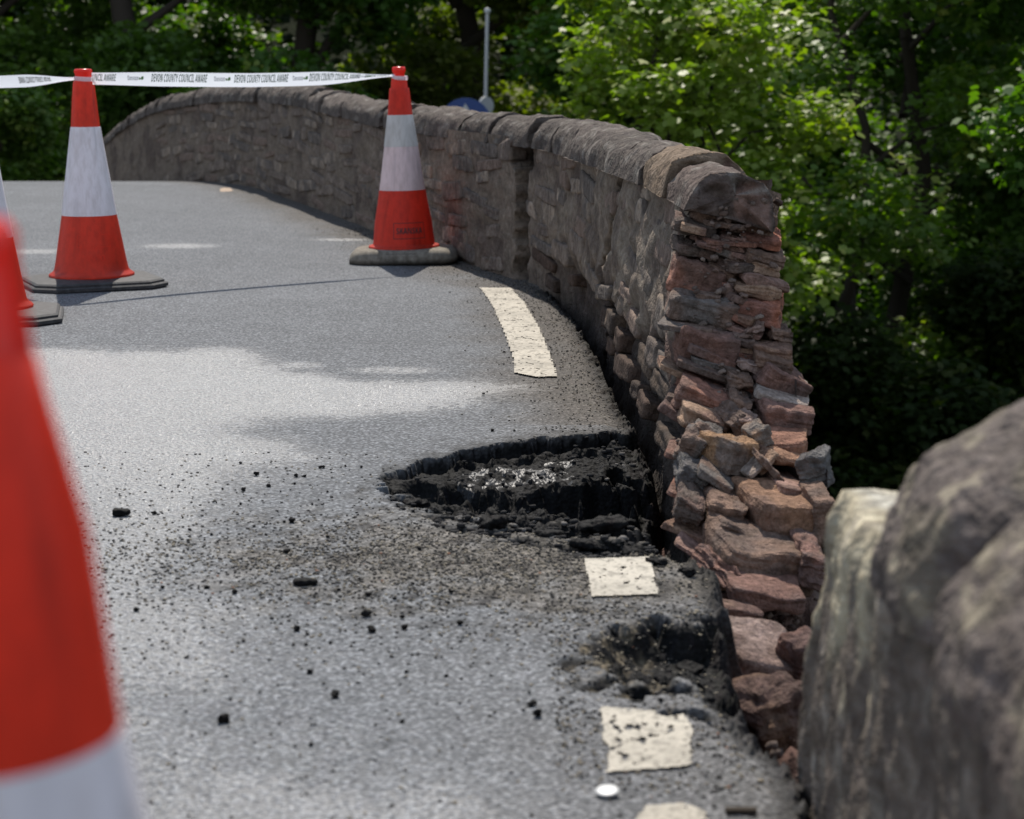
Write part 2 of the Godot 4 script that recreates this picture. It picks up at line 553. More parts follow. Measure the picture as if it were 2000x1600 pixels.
# ---------------------------------------------------------------- the setting
func road_color(x: float, z: float, y: float) -> Color:
	var d := hole_depth(x, z) if x > -0.32 else 0.0
	var b: float = 0.36 + 0.045 * n1.get_noise_2d(x * 60.0, z * 60.0) + 0.022 * n2.get_noise_2d(x * 260.0, z * 260.0)
	var c := Color(b * 0.94, b, b * 1.07)
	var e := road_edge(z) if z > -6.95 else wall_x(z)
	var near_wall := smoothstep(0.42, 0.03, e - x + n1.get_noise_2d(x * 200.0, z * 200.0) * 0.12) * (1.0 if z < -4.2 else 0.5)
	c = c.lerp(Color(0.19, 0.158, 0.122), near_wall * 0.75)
	# grit trodden out of the hole
	var dh := Vector2((x - 0.05) / 0.55, (z + 3.05) / 0.42).length()
	c = c.lerp(Color(0.29, 0.24, 0.17), smoothstep(1.1, 0.3, dh + 0.5 * n2.get_noise_2d(x * 700.0, z * 700.0)) * 0.55)
	var g := smoothstep(0.1, 0.45, n2.get_noise_2d(x * 1500.0 + 40.0, z * 1500.0)) * smoothstep(1.6, 0.6, dh)
	c = c.lerp(Color(0.045, 0.04, 0.036), g * 0.7)
	var rim := smoothstep(0.10, 0.0, absf(z - along_x(hole_far, x)) + 0.08 * n2.get_noise_2d(x * 1500.0, z * 1500.0)) if x > -0.28 and z > -4.4 and z < -3.4 else 0.0
	c = c.lerp(Color(0.07, 0.066, 0.06), rim * 0.55)
	if d > 0.0:
		var k := 0.019 + 0.010 * n2.get_noise_2d(x * 1900.0, z * 1900.0)
		var fresh := Color(k, k, k * 1.02)
		if z > -2.75:
			var tan_ := smoothstep(0.0, 0.5, n2.get_noise_2d(x * 2600.0, z * 2600.0)) * (1.0 - smoothstep(0.16, 0.25, x))
			fresh = fresh.lerp(Color(0.30, 0.25, 0.17), tan_ * 0.8)
		c = c.lerp(fresh, smoothstep(0.0, 0.006, d))
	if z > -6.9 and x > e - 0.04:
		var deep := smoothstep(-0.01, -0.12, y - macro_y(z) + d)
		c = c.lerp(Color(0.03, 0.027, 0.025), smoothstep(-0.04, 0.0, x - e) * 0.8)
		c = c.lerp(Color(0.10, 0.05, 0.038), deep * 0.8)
	return c

func road_surface(x: float, z: float, _y: float) -> int:
	if x > -0.32 and hole_depth(x, z) > 0.004:
		var v := (z - along_x(hole_far, x)) / maxf(along_x(hole_near, x) - along_x(hole_far, x), 0.05)
		var q := n1.get_noise_2d(x * 800.0, z * 1300.0) + 0.6 * n2.get_noise_2d(x * 2500.0, z * 2500.0)
		return 5 if v > 0.09 and v < 0.30 and q > -0.12 + 2.0 * smoothstep(0.10, 0.2, x) + 1.5 * smoothstep(-0.08, -0.16, x) else 4
	return int(clampf(wet_at(x, z) * 3.0 + rng.randf() * 0.9, 0.0, 3.99))

func build_road() -> void:
	var root := Node3D.new()
	root.name = "road"
	add_child(root)
	tag(root, "grey tarmac bridge road with damp patches and a broken edge", "", "", "structure")
	var mats := [M.dry, M.moist, M.damp, M.wet, M.black, M.fresh]
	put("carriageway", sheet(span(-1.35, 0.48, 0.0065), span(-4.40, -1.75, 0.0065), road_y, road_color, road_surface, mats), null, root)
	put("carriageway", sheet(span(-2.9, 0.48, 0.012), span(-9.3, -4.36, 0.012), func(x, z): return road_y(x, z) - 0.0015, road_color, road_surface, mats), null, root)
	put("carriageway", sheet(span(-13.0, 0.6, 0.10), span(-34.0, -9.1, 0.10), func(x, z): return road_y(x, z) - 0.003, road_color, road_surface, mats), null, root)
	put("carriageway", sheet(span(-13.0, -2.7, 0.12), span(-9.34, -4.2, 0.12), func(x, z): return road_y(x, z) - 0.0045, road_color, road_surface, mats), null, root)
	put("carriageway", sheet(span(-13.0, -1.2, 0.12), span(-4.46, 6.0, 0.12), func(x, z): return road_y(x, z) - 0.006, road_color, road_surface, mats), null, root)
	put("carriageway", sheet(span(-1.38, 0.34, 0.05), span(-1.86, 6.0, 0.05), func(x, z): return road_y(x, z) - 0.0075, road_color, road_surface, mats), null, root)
	for p in [[Vector2(-0.110, -6.873), Vector2(-0.004, -6.873), Vector2(0.037, -6.473), Vector2(0.078, -5.821), Vector2(0.099, -5.286), Vector2(0.111, -4.864), Vector2(0.057, -4.856), Vector2(0.008, -4.923), Vector2(0.004, -5.190), Vector2(-0.022, -5.706), Vector2(-0.066, -6.402)], [Vector2(0.111, -3.004), Vector2(0.214, -3.014), Vector2(0.210, -2.792), Vector2(0.114, -2.778)], [Vector2(0.105, -2.278), Vector2(0.199, -2.259), Vector2(0.208, -2.213), Vector2(0.195, -2.076), Vector2(0.102, -2.056), Vector2(0.108, -2.125), Vector2(0.103, -2.159)], [Vector2(0.124, -1.920), Vector2(0.138, -1.954), Vector2(0.175, -1.965), Vector2(0.196, -1.942), Vector2(0.192, -1.845), Vector2(0.112, -1.845)]]:
		marking(p, root)

func marking(poly: Array, root: Node) -> void:
	var lo: Vector2 = poly[0]
	var hi: Vector2 = poly[0]
	for q in poly:
		lo = lo.min(q)
		hi = hi.max(q)
	var fy := func(x, z): return road_y(x, z) + 0.0032
	var fc := func(x, z, _y):
		var w: float = 0.8 * smoothstep(0.22, 0.55, n2.get_noise_2d(x * 3000.0, z * 2200.0)) + 0.4 * smoothstep(0.25, 0.55, n1.get_noise_2d(x * 600.0, z * 900.0))
		var t: float = 1.0 + 0.10 * n1.get_noise_2d(x * 400.0, z * 400.0)
		w += 0.9 * smoothstep(0.25, 0.45, n2.get_noise_2d(x * 9000.0 + 31.0, z * 5200.0)) + 0.35 * smoothstep(-0.1, 0.5, n1.get_noise_2d(x * 300.0 + 9.0, z * 500.0))
		return Color(0.49 * t, 0.445 * t, 0.365 * t).lerp(Color(0.22, 0.20, 0.165), clampf(w, 0, 1) * 0.7)
	var fs := func(x, z, _y):
		if hole_depth(x, z) > 0.002: return -1
		var s: float = dist_poly(Vector2(x, z), poly) + n1.get_noise_2d(x * 1500.0, z * 1500.0) * 0.004 + n2.get_noise_2d(x * 6000.0, z * 6000.0) * 0.002
		if s > 0.0: return -1
		return -1 if n2.get_noise_2d(x * 5200.0 + 70.0, z * 3300.0) + 0.35 * n1.get_noise_2d(x * 900.0, z * 900.0) > (0.42 if z > -2.4 and z < -2.13 else 0.56) else 0
	var st := 0.0026 if lo.y > -4.5 else 0.005
	put("edge_marking", sheet(span(lo.x - 0.02, hi.x + 0.02, st), span(lo.y - 0.02, hi.y + 0.02, st * 1.3), fy, fc, fs, [M.paint]), null, root)

func land_y(x: float, z: float) -> float:
	var bed := -5.2 + 0.5 * n1.get_noise_2d(x * 8.0, z * 8.0)
	var hill := smoothstep(-46.0, -95.0, z) * 22.0
	var left := smoothstep(1.0, -5.0, x + maxf(-z - 10.0, 0.0) * 0.35)
	var y := lerpf(bed, minf(macro_y(z), -0.0) - 0.5 + 0.2 * n1.get_noise_2d(x * 20.0, z * 20.0), left)
	if z < -22.0: y = lerpf(y, -4.0, smoothstep(-22.0, -40.0, z))
	return y + hill

func build_land() -> void:
	var fc := func(x, z, _y):
		var t: float = 0.5 + 0.5 * n1.get_noise_2d(x * 30.0, z * 30.0)
		return Color(0.016, 0.028, 0.009).lerp(Color(0.03, 0.028, 0.015), t)
	var fy := func(x, z):
		var y: float = land_y(x, z)
		return minf(y, macro_y(z) - 0.9) if x > -13.0 and x < 2.2 and z > -34.0 else y
	var o := put("ground", sheet(span(-120, 120, 1.5), span(-140, 40, 1.5), fy, fc, func(_x, _z, _y): return 0, [M.soil]), null)
	tag(o, "dark wooded valley floor and hillside", "", "", "structure")

# ---------------------------------------------------------------- the broken parapet
func lean_at(z: float) -> float:
	return 0.085 * smoothstep(-6.6, -4.0, z)

func end_z(h: float) -> float:                 # where the broken end stands, by height
	return interp([Vector2(0.66, -4.02), Vector2(0.5, -3.97), Vector2(0.35, -3.93), Vector2(0.2, -3.82), Vector2(0.1, -3.68), Vector2(0.0, -3.42), Vector2(-0.1, -3.16), Vector2(-0.3, -2.95), Vector2(-0.7, -2.75)], h)

func step_at(z: float) -> float:               # the far length stands a little proud at the open joint
	return 0.024 * smoothstep(-7.13, -7.17, z) * smoothstep(-9.2, -7.4, z)

func face_point(z: float, h: float, out_: float) -> Vector3:
	var x := wall_x(z)
	var t := Vector2(wall_x(z + 0.1) - wall_x(z - 0.1), 0.2).normalized()
	var n := Vector2(-t.y, t.x)
	var more := 0.07 * smoothstep(-8.3, -12.0, z) * clampf(h / 0.5, 0.0, 1.0)
	return Vector3(x + lean_at(z) * h / 0.5 + n.x * out_, macro_y(z) + h + more, z + n.y * out_)

const WALL_TOP := 0.50

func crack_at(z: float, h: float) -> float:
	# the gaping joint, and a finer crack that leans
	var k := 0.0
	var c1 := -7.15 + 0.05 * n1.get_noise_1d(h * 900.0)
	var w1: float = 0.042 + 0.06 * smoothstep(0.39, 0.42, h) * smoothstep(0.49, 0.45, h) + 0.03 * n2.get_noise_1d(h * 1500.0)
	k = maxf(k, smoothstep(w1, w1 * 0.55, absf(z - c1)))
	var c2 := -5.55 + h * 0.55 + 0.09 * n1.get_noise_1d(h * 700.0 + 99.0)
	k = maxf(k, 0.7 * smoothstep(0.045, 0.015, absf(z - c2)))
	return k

func build_parapet() -> void:
	var root := thing("parapet_wall", "curving red and grey rubble stone parapet broken off at its near end", "wall")
	# road face
	var zs := PackedFloat32Array()
	var z := -2.8
	while z > -26.0:
		zs.append(z)
		z -= 0.013 if z > -6.0 or (z < -6.9 and z > -7.4) else (0.022 if z > -9.5 else 0.05)
	var nh := 64
	var P := PackedVector3Array()
	var C := PackedColorArray()
	for j in nh:
		var h := lerpf(-0.5, WALL_TOP + 0.01, float(j) / (nh - 1))
		for zz in zs:
			var s: float = zz * 1000.0
			var q := h * 1000.0
			# rubble: long flat stones under smeared mortar
			var cell := nc.get_noise_2d(s * 0.30, q * 1.15)
			var big := n1.get_noise_2d(s * 0.22, q * 0.4)
			var mid := n1.get_noise_2d(s * 0.45 + 400.0, q * 0.8)
			var fine := n2.get_noise_2d(s * 0.9, q * 1.3)
			var strength := lerpf(0.55, 1.0, smoothstep(-7.0, -5.0, zz))
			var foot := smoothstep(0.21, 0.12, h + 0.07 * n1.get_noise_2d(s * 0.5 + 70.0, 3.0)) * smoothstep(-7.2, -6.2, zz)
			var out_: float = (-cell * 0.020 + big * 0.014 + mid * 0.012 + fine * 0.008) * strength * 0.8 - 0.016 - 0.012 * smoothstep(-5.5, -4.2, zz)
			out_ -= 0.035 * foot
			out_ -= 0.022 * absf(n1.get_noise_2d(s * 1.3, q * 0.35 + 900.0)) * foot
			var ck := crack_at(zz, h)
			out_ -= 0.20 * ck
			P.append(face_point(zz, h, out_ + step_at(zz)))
			var t: float = 1.0 + 0.28 * n1.get_noise_2d(s * 0.5, q * 0.5 + 40.0) + 0.25 * n2.get_noise_2d(s * 1.2 + 800.0, q * 0.8) - 0.22 * cell
			var c := Color(0.215, 0.172, 0.134)
			c = c.lerp(Color(0.30, 0.25, 0.195), smoothstep(-0.05, 0.35, n1.get_noise_2d(s * 0.35 + 60.0, q * 0.9)) * 0.8 * smoothstep(-7.5, -6.0, zz))
			c = c.lerp(Color(0.105, 0.078, 0.065), smoothstep(0.0, 0.4, n1.get_noise_2d(s * 0.18, q * 0.3 + 600.0)) * 0.7)
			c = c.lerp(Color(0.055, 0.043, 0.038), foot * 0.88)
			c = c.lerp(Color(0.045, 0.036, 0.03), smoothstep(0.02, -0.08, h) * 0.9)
			C.append(Color(c.r * t, c.g * t, c.b * t).lerp(Color(0.012, 0.010, 0.009), minf(ck * 1.3, 0.95)))  # shade inside the open joint and crack painted into the face colour
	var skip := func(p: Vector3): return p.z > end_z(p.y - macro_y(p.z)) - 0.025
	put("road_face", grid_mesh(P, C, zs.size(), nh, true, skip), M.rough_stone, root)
	# river face
	P = PackedVector3Array()
	C = PackedColorArray()
	var zo := PackedFloat32Array()
	z = -2.9
	while z > -26.0:
		zo.append(z)
		z -= 0.06
	for j in 30:
		var h := lerpf(-5.6, WALL_TOP, pow(float(j) / 29.0, 0.5))
		for zz in zo:
			P.append(face_point(zz, h, -0.185 - 0.06 * smoothstep(0.4, 0.0, h) + 0.015 * nc.get_noise_2d(zz * 420.0, h * 1000.0)) - Vector3(lean_at(zz) * minf(h, 0.0) / 0.5, 0, 0))
			C.append(Color(0.13, 0.10, 0.085) * (1.0 + 0.3 * n1.get_noise_2d(zz * 300.0, h * 300.0)))
	var skip2 := func(p: Vector3): return p.y > -0.6 and p.z > end_z(p.y - macro_y(p.z)) - 0.10
	put("river_face", grid_mesh(P, C, zo.size(), 30, false, skip2), M.rough_stone, root)
	# the mortar core laid bare at the break
	P = PackedVector3Array()
	C = PackedColorArray()
	var nu := 26
	var nv := 84
	for j in nv:
		var h := lerpf(-0.6, 0.53, float(j) / (nv - 1))
		var ze := end_z(h)
		for i in nu:
			var u := float(i) / (nu - 1)
			var out_ := -0.004 - 0.03 * smoothstep(0.2, 0.05, h) - u * (0.175 + 0.06 * smoothstep(0.4, 0.0, h))
			var back := 0.018 + 0.10 * pow(absf(u - 0.5) * 2.0, 6.0)
			var w: float = n1.get_noise_2d(u * 260.0, h * 900.0) * 0.04 + n2.get_noise_2d(u * 800.0, h * 2600.0) * 0.016 + nc.get_noise_2d(u * 300.0, h * 1200.0) * 0.02
			var p := face_point(ze, h, out_)
			P.append(p + Vector3(0, 0, -back + w))
			var t: float = 1.0 + 0.4 * n2.get_noise_2d(u * 600.0, h * 1900.0)
			var c := Color(0.17, 0.11, 0.088).lerp(Color(0.23, 0.175, 0.145), smoothstep(-0.1, 0.3, n1.get_noise_2d(u * 300.0 + 70.0, h * 800.0)))
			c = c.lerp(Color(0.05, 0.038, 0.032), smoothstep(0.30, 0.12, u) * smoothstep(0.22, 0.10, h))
			C.append(Color(c.r * t, c.g * t, c.b * t))
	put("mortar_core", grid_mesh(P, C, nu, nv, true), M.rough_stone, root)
	# stones of the broken end
	var tones := {"brown": [Color(0.20, 0.13, 0.095), Color(0.14, 0.10, 0.08)], "dark": [Color(0.11, 0.085, 0.07), Color(0.15, 0.10, 0.08)], "pink": [Color(0.29, 0.18, 0.145), Color(0.22, 0.14, 0.11)], "red": [Color(0.38, 0.15, 0.09), Color(0.24, 0.12, 0.09)], "red2": [Color(0.26, 0.128, 0.09), Color(0.165, 0.10, 0.078)], "tan": [Color(0.33, 0.22, 0.15), Color(0.21, 0.13, 0.095)], "grey": [Color(0.15, 0.13, 0.115), Color(0.19, 0.13, 0.10)], "greyd": [Color(0.15, 0.14, 0.13), Color(0.11, 0.10, 0.095)], "greytan": [Color(0.20, 0.17, 0.145), Color(0.32, 0.21, 0.14)], "purple": [Color(0.20, 0.115, 0.09), Color(0.15, 0.10, 0.085)], "pale": [Color(0.40, 0.34, 0.29), Color(0.30, 0.24, 0.2)], "orange": [Color(0.36, 0.205, 0.13), Color(0.25, 0.13, 0.09)], "cube": [Color(0.30, 0.18, 0.10), Color(0.19, 0.15, 0.125)], "block": [Color(0.255, 0.15, 0.095), Color(0.20, 0.125, 0.09)], "mortar": [Color(0.29, 0.21, 0.175), Color(0.22, 0.15, 0.12)]}
	var slabs: Array = [
		[0.437, 0.461, -4.050, 0.167, 0.059, 0.20, -13, 4, "brown"],
		[0.367, 0.441, -4.022, 0.085, 0.030, 0.16, -10, 0, "dark"],
		[0.435, 0.413, -4.011, 0.052, 0.030, 0.16, -4, 0, "pink"],
		[0.500, 0.416, -4.023, 0.081, 0.027, 0.18, -9, -5, "red"],
		[0.497, 0.386, -4.011, 0.080, 0.028, 0.18, -9, 3, "brown"],
		[0.361, 0.399, -3.996, 0.072, 0.026, 0.14, -7, 0, "dark"],
		[0.375, 0.348, -4.004, 0.108, 0.070, 0.22, -15, 8, "red2"],
		[0.500, 0.364, -3.986, 0.058, 0.026, 0.16, -11, -4, "tan"],
		[0.489, 0.340, -3.978, 0.092, 0.022, 0.18, -11, 6, "pink"],
		[0.480, 0.323, -3.965, 0.091, 0.028, 0.18, -7, 0, "tan"],
		[0.379, 0.292, -3.962, 0.132, 0.053, 0.22, -10, 6, "grey"],
		[0.492, 0.282, -3.944, 0.091, 0.057, 0.20, -5, -6, "red"],
		[0.520, 0.241, -3.876, 0.039, 0.023, 0.14, -8, 0, "brown"],
		[0.382, 0.205, -3.888, 0.124, 0.099, 0.24, -8, 10, "purple"],
		[0.503, 0.216, -3.869, 0.072, 0.025, 0.18, -5, 0, "tan"],
		[0.497, 0.198, -3.847, 0.075, 0.027, 0.18, -12, 6, "brown"],
		[0.511, 0.165, -3.806, 0.095, 0.050, 0.18, -27, 4, "purple"],
		[0.514, 0.148, -3.773, 0.096, 0.015, 0.20, -13, -8, "pale"],
		[0.502, 0.118, -3.705, 0.094, 0.053, 0.22, -6, 5, "purple"],
		[0.364, 0.145, -3.779, 0.098, 0.045, 0.22, -15, 8, "red2"],
		[0.423, 0.134, -3.713, 0.039, 0.032, 0.16, -18, 0, "brown"],
		[0.358, 0.117, -3.703, 0.090, 0.033, 0.22, -14, 5, "tan"],
		[0.405, 0.111, -3.634, 0.051, 0.042, 0.14, -38, 20, "brown"],
		[0.492, 0.091, -3.615, 0.094, 0.031, 0.20, -5, -6, "orange"],
		[0.490, 0.069, -3.559, 0.078, 0.025, 0.20, -10, 4, "orange"],
		[0.380, 0.073, -3.506, 0.066, 0.066, 0.10, -8, 38, "cube"],
		[0.328, 0.082, -3.555, 0.045, 0.050, 0.14, -20, 20, "grey"],
		[0.359, 0.100, -3.615, 0.054, 0.029, 0.16, -22, 10, "grey"],
		[0.442, 0.095, -3.533, 0.040, 0.054, 0.05, 24, 20, "greytan"],
		[0.427, 0.070, -3.511, 0.050, 0.011, 0.12, 38, 25, "tan"],
		[0.417, 0.063, -3.482, 0.044, 0.007, 0.10, 34, 18, "pale"],
		[0.449, 0.061, -3.451, 0.012, 0.065, 0.06, 40, 10, "brown"],
		[0.529, 0.058, -3.441, 0.058, 0.065, 0.06, 14, -25, "greyd"],
		[0.454, -0.003, -3.358, 0.109, 0.077, 0.20, -3, 8, "block"],
		[0.367, 0.007, -3.376, 0.067, 0.042, 0.18, -8, 10, "brown"],
		[0.364, -0.013, -3.316, 0.063, 0.028, 0.18, -22, 10, "brown"],
		[0.409, -0.044, -3.240, 0.160, 0.067, 0.22, -9, 10, "brown"],
		[0.343, -0.055, -3.153, 0.044, 0.032, 0.16, -26, 15, "purple"],
		[0.520, 0.002, -3.334, 0.042, 0.084, 0.14, 0, 0, "brown"],
		[0.362, 0.046, -3.472, 0.070, 0.019, 0.16, -28, 15, "grey"],
		[0.316, 0.049, -3.470, 0.052, 0.044, 0.14, -14, 10, "greyd"],
		[0.306, 0.013, -3.366, 0.051, 0.042, 0.14, -18, 14, "dark"],
		[0.491, 0.014, -3.384, 0.068, 0.015, 0.16, -14, -10, "tan"],
		[0.480, 0.031, -3.432, 0.060, 0.017, 0.16, -10, 8, "pink"],
		[0.399, -0.065, -3.125, 0.117, 0.031, 0.18, -8, 5, "purple"],
		[0.356, 0.242, -3.888, 0.059, 0.020, 0.16, -10, 0, "dark"],
		[0.429, 0.172, -3.795, 0.048, 0.027, 0.14, -6, 0, "brown"],
		[0.483, -0.043, -3.200, 0.048, 0.056, 0.16, -10, 0, "purple"],
		[0.467, 0.254, -3.880, 0.039, 0.025, 0.12, 10, 0, "mortar"],
		[0.435, 0.375, -3.963, 0.040, 0.024, 0.10, -20, 0, "mortar"],
		[0.455, 0.190, -3.805, 0.058, 0.029, 0.12, -12, 0, "mortar"],
		[0.427, 0.328, -3.927, 0.040, 0.022, 0.10, -14, 0, "mortar"],
		[0.427, 0.117, -3.638, 0.037, 0.024, 0.12, -10, 0, "mortar"],
		[0.445, 0.242, -3.855, 0.049, 0.020, 0.10, 6, 0, "mortar"]]
	var names := ["brown", "tan", "red2", "purple", "pink", "grey", "dark"]
	for i in 72:
		var h := lerpf(0.46, -0.14, pow((i + rng.randf()) / 72.0, 0.8))
		var u := rng.randf_range(0.12, 0.88)
		var p := face_point(end_z(h), h, -u * (0.175 + 0.06 * smoothstep(0.4, 0.0, h)))
		slabs.append([p.x, p.y - (u - 0.5) * 0.03, p.z - 0.02, rng.randf_range(0.045, 0.105), rng.randf_range(0.009, 0.02), rng.randf_range(0.07, 0.13), rng.randf_range(-26.0, 2.0), rng.randf_range(-30.0, 30.0), names[i % 7]])
	var k := 0
	for s in slabs:
		k += 1
		var t: Array = tones[s[8]]
		var kind: String = s[8]
		t = [t[0] * 1.38, t[1] * 1.38]
		var crisp: float = 14.0 if kind in ["cube", "block"] else (3.0 if kind == "mortar" else 10.0)
		var o := put("stone", stone_mesh(Vector3(s[3] * 1.06, s[4] * 1.04, s[5]), k, t[0], 0.6 if kind in ["cube", "block"] else (2.0 if kind == "mortar" else 1.15), crisp, 15, 0.0055 if s[4] > 0.02 else 0.0012, t[1], true), M.stone, root)
		o.position = Vector3(s[0], s[1], s[2] + rng.randf_range(-0.012, 0.016))
		o.rotation_degrees = Vector3(rng.randf_range(1.0, 7.0), (-absf(s[7]) * 0.5 if s[0] < 0.40 and s[1] > 0.0 and kind != "cube" else s[7] as float) + rng.randf_range(-4.0, 4.0), s[6] * 1.15 + rng.randf_range(-3.0, 2.0))
	# stones of the road face, bedded in smeared mortar
	var kinds: Array[Mesh] = []
	var tints := [Color(0.215, 0.172, 0.138), Color(0.165, 0.132, 0.11), Color(0.28, 0.225, 0.175), Color(0.20, 0.148, 0.118), Color(0.14, 0.118, 0.102)]
	for i in 25:
		kinds.append(stone_mesh(Vector3([0.20, 0.27, 0.34, 0.42, 0.17][i / 5], [0.054, 0.048, 0.058, 0.051, 0.056][i % 5], 0.075), 700 + i, tints[(i * 3) % 5] * 1.2, 1.0, 9.0, 9, 0.002, tints[(i * 2 + 1) % 5] * 1.38))
	var made := 0
	for course in 8:
		var hc: float = 0.034 + course * 0.0605 + rng.randf_range(-0.004, 0.004)
		var zc: float = end_z(hc) - 0.06 - rng.randf() * 0.1
		while zc > -15.6 and made < 298:
			var far_ := zc < -9.0
			var pick := rng.randi() % 25
			if far_ and pick < 5: pick += 10
			var L: float = [0.20, 0.27, 0.34, 0.42, 0.17][pick / 5] * (1.35 if far_ else 1.0)
			var zm := zc - L * 0.5
			zc -= L + 0.014
			if crack_at(zm, hc) > 0.05 or crack_at(zm + L * 0.35, hc) > 0.6 or crack_at(zm - L * 0.35, hc) > 0.6: continue
			if rng.randf() < (0.26 if not far_ else 0.14): continue
			var p := face_point(zm, hc + rng.randf_range(-0.015, 0.015), step_at(zm) - 0.036 - 0.014 * smoothstep(-5.5, -4.2, zm) + rng.randf_range(-0.006, 0.005))
			var q := face_point(zm + 0.1, hc, 0.0) - face_point(zm - 0.1, hc, 0.0)
			var tx := Vector3(q.x, q.y, q.z).normalized()
			var up := Vector3(lean_at(zm) / 0.5, 1.0, 0.0).normalized()
			var nn := tx.cross(up).normalized()
			var o := put("stone", kinds[pick], M.rough_stone if hc > 0.10 or zm < -7.0 else M.grimy_stone, root)
			o.transform = Transform3D(Basis(tx, nn.cross(tx), nn) * Basis(Vector3.BACK, rng.randf_range(-0.10, 0.10)), p)
			o.scale = Vector3((1.35 if far_ else 1.0) * rng.randf_range(0.75, 1.1), rng.randf_range(0.75, 1.45), 1.0)
			made += 1
	# crumbled mortar and chips lying on the ledges of the break
	var mm := MultiMesh.new()
	mm.transform_format = MultiMesh.TRANSFORM_3D
	mm.use_colors = true
	mm.mesh = stone_mesh(Vector3(1.0, 0.6, 0.8) * 0.02, 611, Color(1, 1, 1), 2.6, 3.0, 3)
	mm.instance_count = 900
	for i in 900:
		var h := rng.randf_range(-0.16, 0.50)
		if rng.randf() < 0.35: h = rng.randf_range(-0.14, 0.1)
		var u := clampf(rng.randfn(0.52, 0.22), 0.05, 1.0)
		var p := face_point(end_z(h), h, -0.01 - u * (0.175 + 0.06 * smoothstep(0.4, 0.0, h))) + Vector3(0, 0, rng.randf_range(-0.01, 0.055))
		var sc := pow(rng.randf(), 2.2) * 1.1 + 0.18
		mm.set_instance_transform(i, Transform3D(Basis.from_euler(Vector3(rng.randf_range(-0.5, 0.5), rng.randf() * TAU, rng.randf_range(-0.5, 0.5))).scaled(Vector3.ONE * sc), p))
		mm.set_instance_color(i, Color(0.25, 0.165, 0.13).lerp(Color(0.33, 0.26, 0.215), rng.randf()) * rng.randf_range(0.55, 1.05))
	var mi := MultiMeshInstance3D.new()
	mi.name = "mortar_rubble"
	mi.multimesh = mm
	mi.material_override = M.stone
	root.add_child(mi)
	mi.set_meta("kind", "stuff")
	coping(root)

func coping(root: Node) -> void:
	var z := -3.92
	var k := 0
	var lens := [0.40, 0.46, 0.36, 0.40, 0.34, 0.30, 0.42]
	while z > -22.0:
		var L: float = lens[k % 7] * (1.0 if k < 8 else 1.15)
		var tone := Color(0.135, 0.112, 0.096)
		if k == 1: tone = Color(0.25, 0.185, 0.13)
		elif k == 0: tone = Color(0.15, 0.115, 0.098)
		else: tone = tone * rng.randf_range(0.85, 1.2)
		coping_stone(root, "coping_stone", z, z - L + 0.018, 0.102, 0.092, WALL_TOP, tone, k, 14 if k < 10 else 9, false)
		z -= L
		k += 1

func coping_stone(root: Node, called: String, z0: float, z1: float, half: float, rise: float, top: float, tone: Color, k: int, ns: int, near: bool) -> MeshInstance3D:
	var na := 36
	var P := PackedVector3Array()
	var C := PackedColorArray()
	var up := rng.randf_range(-0.008, 0.007)
	var wide := rng.randf_range(-0.012, 0.010)
	var pitch := rng.randf_range(-0.018, 0.018)
	if k == 0:
		up = -0.010
		wide = -0.010
		pitch = 0.0
	var rows := ns + 10
	for j in rows:
		var f := clampf((j - 5) / float(ns - 1), 0.0, 1.0)
		var shrink := 1.0
		var cap := mini(j, rows - 1 - j)
		if cap < 5: shrink = [0.02, 0.3, 0.58, 0.8, 0.94][cap]
		var z := lerpf(z0, z1, f)
		if j < 4: z += 0.010
		if j > rows - 5: z -= 0.006
		for i in na:
			var a := TAU * i / (na - 1)
			var flat := 0.62
			var cx := -cos(a)
			var sy: float = pow(sin(a), flat) if a <= PI else 0.22 * sin(a)
			var s := z * 1000.0
			var w: float = n1.get_noise_2d(s * 0.6 + k * 77.0, a * 110.0) * 0.010 + n2.get_noise_2d(s * 1.4, a * 260.0 + k * 50.0) * 0.003 + pitch * (f - 0.5) + nc.get_noise_2d(s * 0.5, a * 130.0 + k * 31.0) * 0.008
			if cap < 5: w *= shrink * shrink
			var u := (half + wide + w) * cx * shrink
			var v := (rise + up + w) * (0.40 + (sy - 0.40) * shrink) - 0.022 * (1.0 - absf(sin(a))) * shrink
			if near:
				P.append(Vector3(wall_x(z) + half - 0.02 + u + 0.03, top + v, z))
			else:
				var q := face_point(z, top + v, -(half - 0.020) - u)
				q.y -= (u + half) * 0.26 * lean_at(z) / 0.085
				if cap < 4: q.z += 0.030 * n1.get_noise_2d(u * 1500.0 + k * 40.0, v * 1500.0) + 0.010 * nc.get_noise_2d(u * 1100.0, v * 1400.0 + k * 30.0)
				P.append(q)
			var t: float = 1.0 + 0.3 * n1.get_noise_2d(s * 0.6 + shrink * 300.0, a * 200.0 * shrink + k * 20.0) + 0.22 * n2.get_noise_2d(s * 1.5 + k * 90.0 + shrink * 500.0, a * 420.0 * shrink)
			if cap < 5: t = 1.0 + 0.45 * n1.get_noise_2d(u * 1300.0 + k * 40.0, v * 1300.0) + 0.3 * n2.get_noise_2d(u * 2800.0, v * 2800.0)
			var c := Color(tone.r * t, tone.g * t, tone.b * t)
			if cap < 4 and j < 5: c = c.lerp(Color(0.26, 0.165, 0.13) * t, smoothstep(-0.1, 0.25, cx + n1.get_noise_2d(u * 900.0, v * 900.0)) * 0.8)
			var lichen := smoothstep(0.30, 0.42, n1.get_noise_2d(s * 0.9 + 333.0, a * 260.0 + k * 60.0))
			c = c.lerp(Color(0.34, 0.31, 0.27), lichen * (0.75 if k != 1 else 0.15))
			C.append(c)
	var o := put(called, grid_mesh(P, C, na, rows, true), M.rough_stone, root)
	return o

